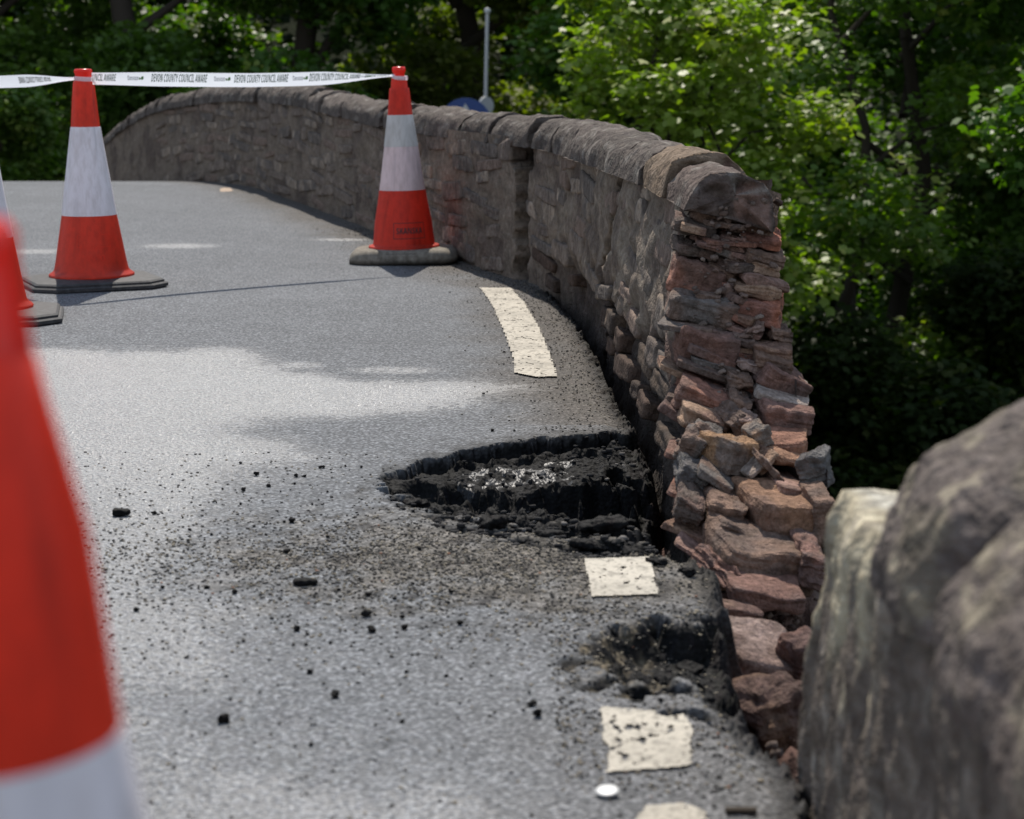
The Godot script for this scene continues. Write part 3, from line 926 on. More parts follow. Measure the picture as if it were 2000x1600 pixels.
func build_near_wall() -> void:
	var root := thing("near_parapet_wall", "out of focus near parapet with lichen topped broken end and round coping", "wall")
	var nz := 150
	var nf := 60
	var nh := 76
	var P := PackedVector3Array()
	var C := PackedColorArray()
	for j in nh:
		var h := lerpf(-0.5, 0.312, minf(float(j) / (nf - 1), 1.0))
		var over := maxf(j - nf + 1, 0) / 16.0
		var ze: float = -2.07 - 0.05 * smoothstep(0.1, -0.2, h) + 0.03 * n1.get_noise_1d(h * 1100.0) - 0.03 * smoothstep(0.1, 0.05, h)
		for i in nz:
			var z := lerpf(ze, 0.9, pow(float(i) / (nz - 1), 1.6))
			var s := z * 1000.0
			var q := h * 1000.0
			var ridge: float = n1.get_noise_2d(s * 1.6, q * 0.45) * 0.012 + n2.get_noise_2d(s * 3.4, q * 1.2) * 0.006 + nc.get_noise_2d(s * 0.5, q * 0.35) * 0.008
			var x := 0.309 + ridge + 0.012 * smoothstep(-0.25, -0.05, h) + 0.016 * smoothstep(0.0, 0.3, h)
			if h > 0.28: x += (h - 0.28) * 0.6
			x += over * 0.36
			var y := h + (n1.get_noise_2d(x * 700.0, s * 0.7) * 0.012 + n2.get_noise_2d(x * 1500.0, s * 2.0) * 0.006) * minf(over * 6.0, 1.0)
			if i < 2: y -= 0.02 * (2 - i)
			if i < 3: x += 0.012 * (3 - i)
			P.append(Vector3(x, y, z))
			var t: float = 1.0 + 0.3 * n1.get_noise_2d(s * 1.0, q * 0.6 + 90.0) + 0.25 * n2.get_noise_2d(s * 3.0, q * 2.0)
			var c := Color(0.175, 0.145, 0.12)
			var top := smoothstep(0.15, 0.25, h + 0.16 * n1.get_noise_2d(s * 1.5 + 50.0, q * 0.5)) * smoothstep(-1.66, -1.82, z)
			c = c.lerp(Color(0.56, 0.50, 0.36), top * 0.97)
			if over > 0.0: c = c.lerp(Color(0.60, 0.57, 0.48), smoothstep(-0.3, 0.2, n1.get_noise_2d(x * 900.0, s * 0.9)))
			c = c.lerp(Color(0.40, 0.36, 0.30), smoothstep(0.22, 0.42, n1.get_noise_2d(s * 1.6 + 500.0, q * 0.9)) * 0.6)
			C.append(Color(c.r * t, c.g * t, c.b * t))
	put("road_face", grid_mesh(P, C, nz, nh), M.rough_stone, root)
	# broken end and the stone bed on top
	P = PackedVector3Array()
	C = PackedColorArray()
	for j in 40:
		var h := lerpf(-0.7, 0.285, j / 39.0)
		var ze: float = -2.07 - 0.05 * smoothstep(0.1, -0.2, h) + 0.03 * n1.get_noise_1d(h * 1100.0) - 0.03 * smoothstep(0.1, 0.05, h)
		for i in 20:
			var u := i / 19.0
			P.append(Vector3(0.36 + u * 0.34, h, ze + 0.02 * n1.get_noise_2d(u * 900.0, h * 1200.0) * minf(u * 8.0, 1.0) - 0.005))
			C.append(Color(0.2, 0.13, 0.1) * (1.0 + 0.4 * n1.get_noise_2d(u * 700.0, h * 900.0)))
	put("broken_end", grid_mesh(P, C, 20, 40, true), M.rough_stone, root)
	var k := 40
	var z := -1.76
	for L in [0.27, 0.50, 0.56, 0.6]:
		k += 1
		var P2 := PackedVector3Array()
		var C2 := PackedColorArray()
		var na := 90
		var ns := 64
		var tone := Color(0.165, 0.138, 0.122) * rng.randf_range(0.92, 1.1)
		for j in ns + 2:
			var f := clampf((j - 1) / float(ns - 1), 0.0, 1.0)
			var edge: float = minf(f, 1.0 - f) * L
			var round_ := 1.0 - 0.16 * pow(1.0 - minf(edge / 0.07, 1.0), 2.0)
			var shrink := 0.03 if j == 0 or j == ns + 1 else round_
			var zz: float = z + f * (L - 0.02)
			for i in na:
				var a := PI * i / (na - 1)
				var cx := -cos(a)
				var sy := pow(sin(a), 0.9)
				var s := zz * 1000.0
				var w: float = n1.get_noise_2d(s * 0.4 + k * 77.0, a * 110.0) * 0.010 + n2.get_noise_2d(s * 1.2, a * 260.0 + k * 50.0) * 0.006 + nc.get_noise_2d(s * 0.55, a * 120.0) * 0.008 + n2.get_noise_2d(s * 4.0, a * 700.0) * 0.003
				P2.append(Vector3(0.512 + (0.205 + w) * cx * shrink + 0.008 * rng.randf() * 0.0, 0.300 + (0.178 + w) * sy * shrink, zz))
				var t: float = 1.0 + 0.22 * n1.get_noise_2d(s * 0.8, a * 200.0 + k * 20.0) + 0.25 * n2.get_noise_2d(s * 1.5 + k * 90.0, a * 420.0) + 0.30 * n2.get_noise_2d(s * 5.0 + k * 90.0, a * 1100.0)
				var c := Color(tone.r * t, tone.g * t, tone.b * t)
				c = c.lerp(Color(0.235, 0.205, 0.15), smoothstep(0.05, 0.4, n1.get_noise_2d(s * 0.7 + 900.0, a * 170.0 + k * 60.0)) * 0.6)
				c = c.lerp(Color(0.42, 0.37, 0.27), smoothstep(0.32, 0.45, n1.get_noise_2d(s * 1.2 + 333.0, a * 300.0 + k * 60.0)) * 0.7)
				C2.append(c)
		put("coping_stone", grid_mesh(P2, C2, na, ns + 2), M.rough_stone, root)
		z += L

func build_rubble() -> void:
	# soil in the gap
	var fy := func(x, z):
		var y: float = -0.16 - 0.35 * smoothstep(0.45, 0.75, x) - 0.10 * smoothstep(-2.6, -2.2, z) - 0.05 * smoothstep(0.33, 0.25, x)
		return y + n1.get_noise_2d(x * 900.0, z * 900.0) * 0.05 + n2.get_noise_2d(x * 2500.0, z * 2500.0) * 0.02 - 3.0 * smoothstep(0.7, 1.4, x)
	var fc := func(x, z, _y):
		var t: float = 1.0 + 0.5 * n2.get_noise_2d(x * 1500.0, z * 1500.0)
		return Color(0.125 * t, 0.072 * t, 0.055 * t)
	var o := put("earth_bank", sheet(span(0.24, 1.5, 0.014), span(-3.9, -1.5, 0.014), fy, fc, func(_x, _z, _y): return 0, [M.rough_stone]), null)
	tag(o, "dark reddish earth exposed in the collapsed gap", "", "", "structure")
	var specs := [
		["fallen_stone", "pinkish flat topped slab lying in the gap, its lit top spotted black", Vector3(0.365, -0.112, -2.86), Vector3(0.115, 0.062, 0.14), Vector3(16, 12, -15), Color(0.36, 0.265, 0.225), Color(0.22, 0.15, 0.125), 11.0, 0.5],
		["fallen_stone", "rounded brown boulder wedged at the foot of the near wall", Vector3(0.362, -0.125, -2.62), Vector3(0.118, 0.125, 0.13), Vector3(0, 20, 20), Color(0.22, 0.135, 0.09), Color(0.13, 0.082, 0.066), 3.4, 1.6],
		["fallen_stone", "small dark red stone tucked under the pinkish slab", Vector3(0.315, -0.135, -2.76), Vector3(0.07, 0.05, 0.07), Vector3(0, 10, -25), Color(0.15, 0.075, 0.06), Color(0.12, 0.07, 0.06), 5.0, 1.2],
		["fallen_stone", "reddish stone standing on edge beside the pinkish slab", Vector3(0.425, -0.10, -2.82), Vector3(0.06, 0.085, 0.08), Vector3(10, 25, 8), Color(0.22, 0.125, 0.10), Color(0.16, 0.1, 0.085), 5.0, 1.3],
		["fallen_stone", "flat brown chip lying behind the pinkish slab", Vector3(0.345, -0.075, -2.99), Vector3(0.075, 0.018, 0.06), Vector3(8, 30, -12), Color(0.25, 0.16, 0.12), Color(0.18, 0.11, 0.09), 6.0, 1.0],
		["fallen_stone", "dark red stone deepest in the gap below the boulder", Vector3(0.385, -0.22, -2.42), Vector3(0.12, 0.09, 0.12), Vector3(0, -15, 15), Color(0.13, 0.07, 0.055), Color(0.1, 0.06, 0.05), 4.0, 1.4],
	]
	var k := 200
	for s in specs:
		k += 1
		var m := put(s[0], stone_mesh(s[3], k, s[5], s[8], s[7], 16, 0.003, s[6], true), M.stone)
		m.position = s[2]
		m.rotation_degrees = s[4]
		tag(m, s[1], "stone", "stones fallen into the gap")
	# crumbled mortar, chips and soil over the gap
	var gm := MultiMesh.new()
	gm.transform_format = MultiMesh.TRANSFORM_3D
	gm.use_colors = true
	gm.mesh = stone_mesh(Vector3(1.0, 0.6, 0.8) * 0.02, 613, Color(1, 1, 1), 2.6, 3.0, 3)
	gm.instance_count = 700
	for j in 700:
		var x := rng.randf_range(0.27, 0.56)
		var z := rng.randf_range(-3.35, -2.1)
		var sc := pow(rng.randf(), 2.0) * 1.1 + 0.15
		gm.set_instance_transform(j, Transform3D(Basis.from_euler(Vector3(rng.randf_range(-0.6, 0.6), rng.randf() * TAU, 0.0)).scaled(Vector3.ONE * sc), Vector3(x, fy.call(x, z) + 0.004 + 0.05 * rng.randf() * rng.randf(), z)))
		gm.set_instance_color(j, Color(0.20, 0.12, 0.095).lerp(Color(0.31, 0.24, 0.2), rng.randf()) * rng.randf_range(0.4, 1.0))
	var gn := MultiMeshInstance3D.new()
	gn.name = "gap_rubble"
	gn.multimesh = gm
	gn.material_override = M.stone
	add_child(gn)
	tag(gn, "reddish chips of mortar and soil strewn over the earth in the gap", "rubble", "", "stuff")
	# crumbs of tarmac
	var crumbs: Array[Mesh] = []
	for i in 8: crumbs.append(stone_mesh(Vector3(1, 0.72, 0.85) * 0.02, 300 + i, Color(0.028, 0.027, 0.026), 3.2, 2.4, 6))
	var spots: Array = [Vector2(-0.479, -3.663), Vector2(-0.403, -3.654), Vector2(-0.387, -3.654), Vector2(-0.523, -3.534), Vector2(-0.484, -3.525), Vector2(-0.443, -3.561), Vector2(-0.366, -3.736), Vector2(-0.361, -3.736), Vector2(-0.319, -3.751), Vector2(-0.288, -3.741), Vector2(-0.332, -3.516), Vector2(-0.349, -3.409), Vector2(-0.474, -3.409), Vector2(-0.382, -3.270), Vector2(-0.369, -3.270), Vector2(-0.401, -3.176), Vector2(0.124, -3.654), Vector2(-0.526, -2.709), Vector2(-0.511, -2.835), Vector2(-0.433, -2.764), Vector2(-0.402, -2.806), Vector2(-0.446, -2.835), Vector2(-0.207, -2.792), Vector2(-0.169, -2.772), Vector2(-0.152, -2.670), Vector2(-0.202, -2.683), Vector2(-0.190, -2.606), Vector2(-0.240, -2.550), Vector2(-0.291, -2.611), Vector2(-0.332, -2.670), Vector2(-0.146, -2.619), Vector2(-0.070, -2.639), Vector2(-0.339, -2.313), Vector2(-0.254, -2.419), Vector2(-0.214, -2.323), Vector2(-0.128, -2.227), Vector2(-0.226, -2.149), Vector2(-0.133, -2.421), Vector2(-0.531, -3.209), Vector2(-0.399, -3.584), Vector2(-0.066, -4.590), Vector2(-0.041, -4.124), Vector2(0.005, -4.124), Vector2(0.197, -4.461), Vector2(-0.021, -5.286), Vector2(-0.542, -3.123), Vector2(-0.354, -3.054), Vector2(-0.299, -3.158), Vector2(-0.240, -3.037), Vector2(-0.110, -2.988), Vector2(-0.077, -3.071), Vector2(0.170, -2.569), Vector2(0.155, -2.606), Vector2(0.179, -2.307), Vector2(-0.523, -3.776), Vector2(-0.146, -3.071), Vector2(-0.089, -2.806), Vector2(-0.611, -3.328), Vector2(0.024, -2.288), Vector2(0.030, -2.250)]
	var n0 := spots.size()
	for i in 80:
		var a := rng.randf() * TAU
		var q := rng.randfn(0.0, 1.0)
		spots.append(Vector2(-0.22 + 0.33 * q + 0.1 * cos(a), -3.02 + 0.42 * rng.randfn(0.0, 1.0)))
	var i := 0
	for p in spots:
		i += 1
		if p.x > 0.2 or p.x < -1.2 or p.y > -2.0 or hole_depth(p.x, p.y) > 0.0: continue
		var o2 := put("tarmac_crumb", crumbs[i % 8], M.black)
		var sc: float = (0.30 + 0.5 * pow(rng.randf(), 1.6)) if i <= n0 else rng.randf_range(0.15, 0.36)
		o2.scale = Vector3.ONE * sc
		o2.position = Vector3(p.x, road_y(p.x, p.y) + 0.006 * sc, p.y)
		o2.rotation = Vector3(0, rng.randf() * TAU, 0)
		tag(o2, "small black crumb of broken tarmac lying loose on the road", "tarmac crumb", "tarmac crumbs around the hole")
	for q in [["tarmac_lump", "largest flat black tarmac lump lying alone on the road left of the hole", Vector2(-0.304, -2.858), Vector3(0.042, 0.014, 0.026)], ["tarmac_lump", "tall black tarmac lump nearest the blurred cone's white band", Vector2(-0.336, -2.231), Vector3(0.016, 0.016, 0.014)], ["tarmac_lump", "black tarmac lump by the right edge of the blurred cone", Vector2(-0.663, -3.316), Vector3(0.034, 0.017, 0.024)]]:
		var o3 := put(q[0], stone_mesh(q[3], 400 + int(q[3].x * 1000), Color(0.022, 0.021, 0.02), 2.6, 3.0, 8), M.black)
		o3.position = Vector3(q[2].x, road_y(q[2].x, q[2].y) + q[3].y * 0.32, q[2].y)
		tag(o3, q[1], "tarmac lump")
	# lumps of road lying in the hole and on its near lip
	var lumps: Array[Mesh] = []
	for j in 6: lumps.append(stone_mesh(Vector3(1.0, [0.36, 0.48, 0.30][j % 3], 0.7) * 0.075, 420 + j, Color(0.021, 0.020, 0.020), 3.4, 3.2, 13))
	for q in [[0.02, -3.42, 1.0], [0.10, -3.34, 1.3], [0.15, -3.22, 1.25], [0.06, -3.20, 1.0], [-0.03, -3.24, 0.8], [0.19, -3.44, 1.2], [-0.10, -3.36, 0.7], [-0.17, -3.48, 0.8], [0.12, -3.12, 0.9], [0.20, -3.10, 0.85], [-0.05, -3.50, 0.8], [-0.19, -3.62, 0.7], [0.22, -2.98, 0.55], [0.265, -2.93, 0.5], [0.17, -3.62, 0.7], [0.24, -2.60, 0.6], [0.20, -2.52, 0.5], [0.235, -2.44, 0.7], [0.25, -2.33, 0.5]]:
		i += 1
		var o4 := put("tarmac_chunk", lumps[i % 6], M.black)
		o4.scale = Vector3.ONE * (q[2] as float)
		o4.position = Vector3(q[0], road_y(q[0], q[1]) + 0.010 * q[2], q[1])
		o4.rotation = Vector3(rng.randf_range(-0.3, 0.3), rng.randf() * TAU, rng.randf_range(-0.3, 0.3))
		if q[1] > -2.8: tag(o4, "black tarmac chunk on the crumbling road edge beside the boulder", "tarmac chunk", "tarmac chunks on the crumbling edge")
		else: tag(o4, "jagged black tarmac chunk lying in the hole or on its near lip", "tarmac chunk", "tarmac chunks in the hole")
	# grit that nobody could count
	var mm := MultiMesh.new()
	mm.transform_format = MultiMesh.TRANSFORM_3D
	mm.use_colors = true
	mm.mesh = stone_mesh(Vector3(1, 0.6, 0.8) * 0.01, 501, Color(1, 1, 1), 2.0, 3.0, 2)
	var T: Array = []
	var tries := 0
	while T.size() < 15000 and tries < 80000:
		tries += 1
		var x := 0.0
		var z := 0.0
		var pick := tries % 10
		if pick < 4:
			x = 0.02 + rng.randfn(0.0, 0.22)
			z = -3.0 + rng.randfn(0.0, 0.2)
		elif pick < 6:
			x = -0.36 + rng.randfn(0.0, 0.28)
			z = -3.02 + rng.randfn(0.0, 0.10 if tries % 20 < 10 else 0.3)
		elif pick < 8:
			z = rng.randf_range(-9.5, -3.9)
			var e0 := road_edge(z) if z > -6.9 else wall_x(z)
			x = e0 - absf(rng.randfn(0.0, 0.12))
		elif pick < 9:
			x = rng.randf_range(0.05, 0.28)
			z = rng.randf_range(-2.75, -2.0)
		else:
			x = rng.randf_range(-1.0, 0.25)
			z = rng.randf_range(-3.9, -1.9)
		if z > -1.85 or x < -1.3: continue
		var e := road_edge(z) if z > -6.9 else wall_x(z)
		if x > e - 0.004: continue
		var dark := rng.randf() < 0.55
		var c := Color(0.035, 0.033, 0.03) if dark else Color(0.27, 0.23, 0.165).lerp(Color(0.13, 0.12, 0.11), rng.randf())
		var inside := hole_depth(x, z) > 0.002 and z < -2.75
		if inside: c = Color(0.022, 0.021, 0.021) if rng.randf() < 0.93 else Color(0.13, 0.12, 0.11)
		elif rng.randf() < 0.006: c = Color(0.26, 0.13, 0.08)
		var sc := rng.randf_range(0.18, 0.62) * (rng.randf_range(1.0, 3.4) if inside else 1.0)
		T.append([Transform3D(Basis(Vector3.UP, rng.randf() * TAU).scaled(Vector3.ONE * sc), Vector3(x, road_y(x, z) + 0.0015 * sc, z)), c])
	mm.instance_count = T.size()
	for t in T.size():
		mm.set_instance_transform(t, T[t][0])
		mm.set_instance_color(t, T[t][1])
	var gi := MultiMeshInstance3D.new()
	gi.name = "loose_grit"
	gi.multimesh = mm
	gi.material_override = M.soil_plain
	add_child(gi)
	tag(gi, "fine black and tan grit strewn round the hole and along the wall foot", "grit", "", "stuff")

# ---------------------------------------------------------------- cones and tape
func cone_profile(rows: Array) -> Array:
	var out := []
	for r in rows: out.append(Vector2(r[0], r[1]))
	return out

func octagon_base(ax: float, az: float, cut: float, rings: Array) -> ArrayMesh:
	var corner := [Vector2(ax - cut, az), Vector2(ax, az - cut), Vector2(ax, -az + cut), Vector2(ax - cut, -az), Vector2(-ax + cut, -az), Vector2(-ax, -az + cut), Vector2(-ax, az - cut), Vector2(-ax + cut, az)]
	var st := SurfaceTool.new()
	st.begin(Mesh.PRIMITIVE_TRIANGLES)
	for k in rings.size() - 1:
		for i in 8:
			var a: Vector2 = corner[i]
			var b: Vector2 = corner[(i + 1) % 8]
			var p := [Vector3(a.x * rings[k].x, rings[k].y, a.y * rings[k].x), Vector3(b.x * rings[k].x, rings[k].y, b.y * rings[k].x), Vector3(a.x * rings[k + 1].x, rings[k + 1].y, a.y * rings[k + 1].x), Vector3(b.x * rings[k + 1].x, rings[k + 1].y, b.y * rings[k + 1].x)]
			for e in [0, 2, 1, 1, 2, 3]:
				st.set_color(Color.WHITE)
				st.set_smooth_group(-1)
				st.add_vertex(p[e])
	st.generate_normals()
	return st.commit()

func on_cone(m: Mesh, radius: Callable, h0: float, turn: float, proud: float) -> ArrayMesh:   # bends flat shapes (x across, y up) onto the turned body
	var A := m.surface_get_arrays(0)
	var V: PackedVector3Array = A[Mesh.ARRAY_VERTEX]
	var N := PackedVector3Array()
	for i in V.size():
		var v := V[i]
		var r: float = radius.call(h0 + v.y) + proud + v.z
		var a := turn + v.x / maxf(radius.call(h0), 0.01)
		V[i] = Vector3(sin(a) * r, h0 + v.y, cos(a) * r)
		N.append(Vector3(sin(a), 0.2, cos(a)).normalized())
	var B := []
	B.resize(Mesh.ARRAY_MAX)
	B[Mesh.ARRAY_VERTEX] = V
	B[Mesh.ARRAY_NORMAL] = N
	B[Mesh.ARRAY_INDEX] = A[Mesh.ARRAY_INDEX]
	var o := ArrayMesh.new()
	o.add_surface_from_arrays(Mesh.PRIMITIVE_TRIANGLES, B)
	return o

func frame_mesh(w: float, h: float, t: float, d: float) -> ArrayMesh:
	var st := SurfaceTool.new()
	st.begin(Mesh.PRIMITIVE_TRIANGLES)
	for b in [[0.0, h / 2, w, t], [0.0, -h / 2, w, t], [-w / 2, 0.0, t, h], [w / 2, 0.0, t, h]]:
		var n := 8
		for i in n:
			var x0: float = b[0] - b[2] / 2 + b[2] * i / n
			var x1: float = b[0] - b[2] / 2 + b[2] * (i + 1) / n
			var y0: float = b[1] - b[3] / 2
			var y1: float = b[1] + b[3] / 2
			for p in [Vector3(x0, y0, d), Vector3(x0, y1, d), Vector3(x1, y0, d), Vector3(x1, y0, d), Vector3(x0, y1, d), Vector3(x1, y1, d)]: st.add_vertex(p)
	st.index()
	return st.commit()

func words(text: String, height: float, width: float, slant := 0.0, bold := true) -> ArrayMesh:
	var tm := TextMesh.new()
	var f := SystemFont.new()
	f.font_names = PackedStringArray(["Droid Sans"])
	f.font_weight = 700 if bold else 400
	tm.font = f
	tm.text = text
	tm.font_size = 48
	tm.pixel_size = height / 36.0
	tm.depth = 0.0
	tm.curve_step = 2.0
	var A := tm.get_mesh_arrays()
	var V: PackedVector3Array = A[Mesh.ARRAY_VERTEX]
	var reach := 1e-4
	for v in V: reach = maxf(reach, absf(v.x))
	var low := 1e9
	var high := -1e9
	for v in V:
		low = minf(low, v.y)
		high = maxf(high, v.y)
	for i in V.size():
		var y := (V[i].y - low) / maxf(high - low, 1e-5) * height
		V[i] = Vector3(V[i].x * width * 0.5 / reach + y * slant, y - height * 0.5, 0.0)
	var B := []
	B.resize(Mesh.ARRAY_MAX)
	B[Mesh.ARRAY_VERTEX] = V
	if A[Mesh.ARRAY_INDEX] != null: B[Mesh.ARRAY_INDEX] = A[Mesh.ARRAY_INDEX]
	else: B[Mesh.ARRAY_INDEX] = PackedInt32Array(range(V.size()))
	var o := ArrayMesh.new()
	o.add_surface_from_arrays(Mesh.PRIMITIVE_TRIANGLES, B)
	return o

func dirt_tone(v: Vector3, a: float) -> Color:
	var t: float = 1.0 - 0.15 * smoothstep(0.0, 0.5, n1.get_noise_3d(v.x * 900.0, v.y * 350.0, v.z * 900.0)) - 0.22 * smoothstep(0.36, 0.5, n2.get_noise_3d(v.x * 2500.0, v.y * 1700.0, v.z * 2500.0)) - 0.15 * smoothstep(0.16, 0.03, v.y) * (0.5 + 0.5 * n2.get_noise_2d(a * 60.0, v.y * 900.0))
	return Color(t, t, t)

func cone_a(called: String, label: String, where: Vector3, turn: float, orange: Material, slim := 0.0, band := 0.0) -> Node3D:
	var c := thing(called, label, "traffic cone", where, "red and white traffic cones closing the road")
	c.rotation.y = turn
	put("base", octagon_base(0.235, 0.215, 0.07, [Vector2(0.97, 0.0), Vector2(1.0, 0.003), Vector2(1.0, 0.013), Vector2(0.975, 0.017), Vector2(0.95, 0.017), Vector2(0.95, 0.024), Vector2(0.92, 0.029), Vector2(0.60, 0.036), Vector2(0.0, 0.037)]), M.rubber, c)
	put("lower_body", lathe(cone_profile([[0.147, 0.036], [0.148, 0.041], [0.145, 0.045], [0.134, 0.052], [0.1285, 0.060], [0.123, 0.085], [0.110, 0.160], [0.0945, 0.249]]), 64, dirt_tone), orange, c)
	put("reflective_sleeve", lathe(cone_profile([[0.0940, 0.248], [0.0958, 0.249], [0.0735, 0.40], [0.0515 - band * 0.14, 0.552 + band], [0.0500 - band * 0.14, 0.553 + band]]), 64, dirt_tone), M.sleeve, c)
	put("upper_body", lathe(cone_profile([[0.0500, 0.550], [0.0425, 0.640], [0.0365 - slim * 0.6, 0.700 - slim * 1.6], [0.0345 - slim * 0.64, 0.708 - slim * 0.8], [0.030 - slim, 0.712]]), 64, dirt_tone), orange, c)
	put("cap", lathe(cone_profile([[0.0275 + slim * 0.25, 0.705], [0.0285 - slim * 0.3, 0.735], [0.0310 - slim * 0.6, 0.738], [0.0312 - slim * 0.6, 0.745], [0.0285 - slim * 0.6, 0.7495], [0.020 - slim * 0.6, 0.751], [0.0006, 0.751]]), 40, func(_v, _a): return Color.WHITE), M.cap, c)
	var rad := func(h): return lerpf(0.1285, 0.0945, clampf((h - 0.06) / 0.189, -0.2, 1.2))
	put("raised_panel", on_cone(frame_mesh(0.115, 0.042, 0.0025, 0.0), rad, 0.165, -turn + 0.32, 0.0022), orange, c)
	put("raised_number", on_cone(words("800", 0.022, 0.06), rad, 0.107, -turn + 0.36, 0.002), orange, c)
	return c

func cone_b(label: String, where: Vector3, turn: float) -> Node3D:
	var c := thing("traffic_cone", label, "traffic cone", where, "red and white traffic cones closing the road")
	c.rotation.y = turn
	# weighted base, rounded like a loaf, with a hand slot
	var P := PackedVector3Array()
	var C := PackedColorArray()
	for q in [[0.95, 0.0], [1.0, 0.006], [1.0, 0.022], [0.965, 0.040], [0.90, 0.052], [0.80, 0.056], [0.5, 0.058], [0.02, 0.058]]:
		for i in 65:
			var a := TAU * i / 64.0
			var e := pow(pow(absf(cos(a)), 5.0) + pow(absf(sin(a)), 5.0), -0.2)
			var v := Vector3(cos(a) * e * 0.213 * q[0], q[1], sin(a) * e * 0.175 * q[0])
			P.append(v)
			var t: float = 1.0 + 0.25 * n1.get_noise_3d(v.x * 500.0, v.y * 900.0, v.z * 500.0) - 0.72 * smoothstep(0.018, 0.006, v.y) - 0.3 * smoothstep(0.1, 0.4, n1.get_noise_2d(a * 70.0, v.y * 600.0)) * smoothstep(0.05, 0.02, v.y)
			C.append(Color(t, t, t))
	put("base", grid_mesh(P, C, 65, 8, true), M.base_grey, c)
	var slot := BoxMesh.new()
	slot.size = Vector3(0.115, 0.012, 0.012)
	var so := put("hand_slot", slot, M.ink, c)
	so.position = Vector3(-0.005, 0.036, 0.163)
	so.rotation_degrees = Vector3(-28, 0, 0)
	put("lower_body", lathe(cone_profile([[0.139, 0.056], [0.140, 0.062], [0.136, 0.066], [0.1235, 0.068], [0.121, 0.075], [0.112, 0.16], [0.098, 0.235], [0.091, 0.282]]), 64, dirt_tone), M.orange_worn, c)
	put("lower_sleeve", lathe(cone_profile([[0.0895, 0.280], [0.0905, 0.281], [0.0775, 0.37], [0.0665, 0.452], [0.0655, 0.452]]), 64, dirt_tone), M.sleeve_pink, c)
	put("upper_sleeve", lathe(cone_profile([[0.0660, 0.4505], [0.0678, 0.451], [0.0505, 0.572], [0.0490, 0.573]]), 64, dirt_tone), M.sleeve_dirty, c)
	put("upper_body", lathe(cone_profile([[0.0490, 0.570], [0.0405, 0.660], [0.0375, 0.676], [0.0330, 0.677], [0.0295, 0.715], [0.022, 0.72]]), 64, dirt_tone), M.orange_worn, c)
	put("cap", lathe(cone_profile([[0.0215, 0.712], [0.0225, 0.735], [0.0262, 0.739], [0.0265, 0.752], [0.0225, 0.758], [0.0006, 0.759]]), 40, func(_v, _a): return Color.WHITE), M.cap, c)
	var rad := func(h): return lerpf(0.121, 0.112, (h - 0.075) / 0.085) if h < 0.16 else lerpf(0.112, 0.098, (h - 0.16) / 0.075)
	put("stamped_frame", on_cone(frame_mesh(0.125, 0.060, 0.002, 0.0), rad, 0.128, -turn + 0.26, 0.0015), M.ink, c)
	put("stamped_lettering", on_cone(words("SKANSKA", 0.023, 0.105), rad, 0.128, -turn + 0.26, 0.0015), M.ink, c)
	return c

# a strip of tape: path points with half width; words bent onto it
func tape_point(path: Curve3D, u: float, v: float, half: Callable, twist: Callable) -> Vector3:
	var L := path.get_baked_length()
	var p := path.sample_baked(u * L)
	var a: float = twist.call(u)
	var bow := 0.004 * sin(v * 1.3 + 0.6)
	return p + Vector3(0, cos(a), sin(a)) * v * half.call(u) + Vector3(0, 0, bow - 0.006 * sin(v * 2.0) * sin(a))

func tape(label: String, pts: Array, half: Callable, twist: Callable, texts: Array, tone: Material) -> Node3D:
	var path := Curve3D.new()
	for p in pts: path.add_point(p)
	for i in range(1, pts.size() - 1):
		var t: Vector3 = (pts[i + 1] - pts[i - 1]) * 0.18
		path.set_point_in(i, -t)
		path.set_point_out(i, t)
	var root := thing("barrier_tape", label, "barrier tape", Vector3.ZERO, "white barrier tape strung between the cones")
	var P := PackedVector3Array()
	var nu := 240
	for j in 9:
		for i in nu: P.append(tape_point(path, i / float(nu - 1), j / 4.0 - 1.0, half, twist))
	put("strip", grid_mesh(P, PackedColorArray(), nu, 9, true), tone, root)
	var L := path.get_baked_length()
	for t in texts:      # [mesh, centre u, centre v, height share, material, name]
		var A: Array = t[0].surface_get_arrays(0)
		var V: PackedVector3Array = A[Mesh.ARRAY_VERTEX]
		var N := PackedVector3Array()
		for i in V.size():
			var u: float = clampf(t[1] + V[i].x / L, 0.0, 1.0)
			var v: float = t[2] + V[i].y / 0.0255
			V[i] = tape_point(path, u, v, half, twist) + Vector3(0, 0, 0.0012)
			N.append(Vector3(0, 0.1, 1))
		var B := []
		B.resize(Mesh.ARRAY_MAX)
		B[Mesh.ARRAY_VERTEX] = V
		B[Mesh.ARRAY_NORMAL] = N
		B[Mesh.ARRAY_INDEX] = A[Mesh.ARRAY_INDEX]
		var m := ArrayMesh.new()
		m.add_surface_from_arrays(Mesh.PRIMITIVE_TRIANGLES, B)
		put(t[4], m, t[3], root)
	return root

func leaf_logo() -> ArrayMesh:
	var st := SurfaceTool.new()
	st.begin(Mesh.PRIMITIVE_TRIANGLES)
	var n := 10
	for side in [[0.0, 1.0], [-0.5, 0.7]]:
		var base_ := Vector3(0.006 * side[0], -0.007, 0)
		var tip := base_ + Vector3(0.011 * side[1] * (1.0 if side[0] == 0.0 else -0.7), 0.014 * side[1], 0)
		var ax := tip - base_
		var nn := Vector3(-ax.y, ax.x, 0) * 0.34
		for i in n:
			var a := float(i) / n
			var b := float(i + 1) / n
			var wa := sin(a * PI)
			var wb := sin(b * PI)
			for p in [base_ + ax * a - nn * wa, base_ + ax * a + nn * wa, base_ + ax * b - nn * wb, base_ + ax * b - nn * wb, base_ + ax * a + nn * wa, base_ + ax * b + nn * wb]: st.add_vertex(p)
	st.index()
	return st.commit()

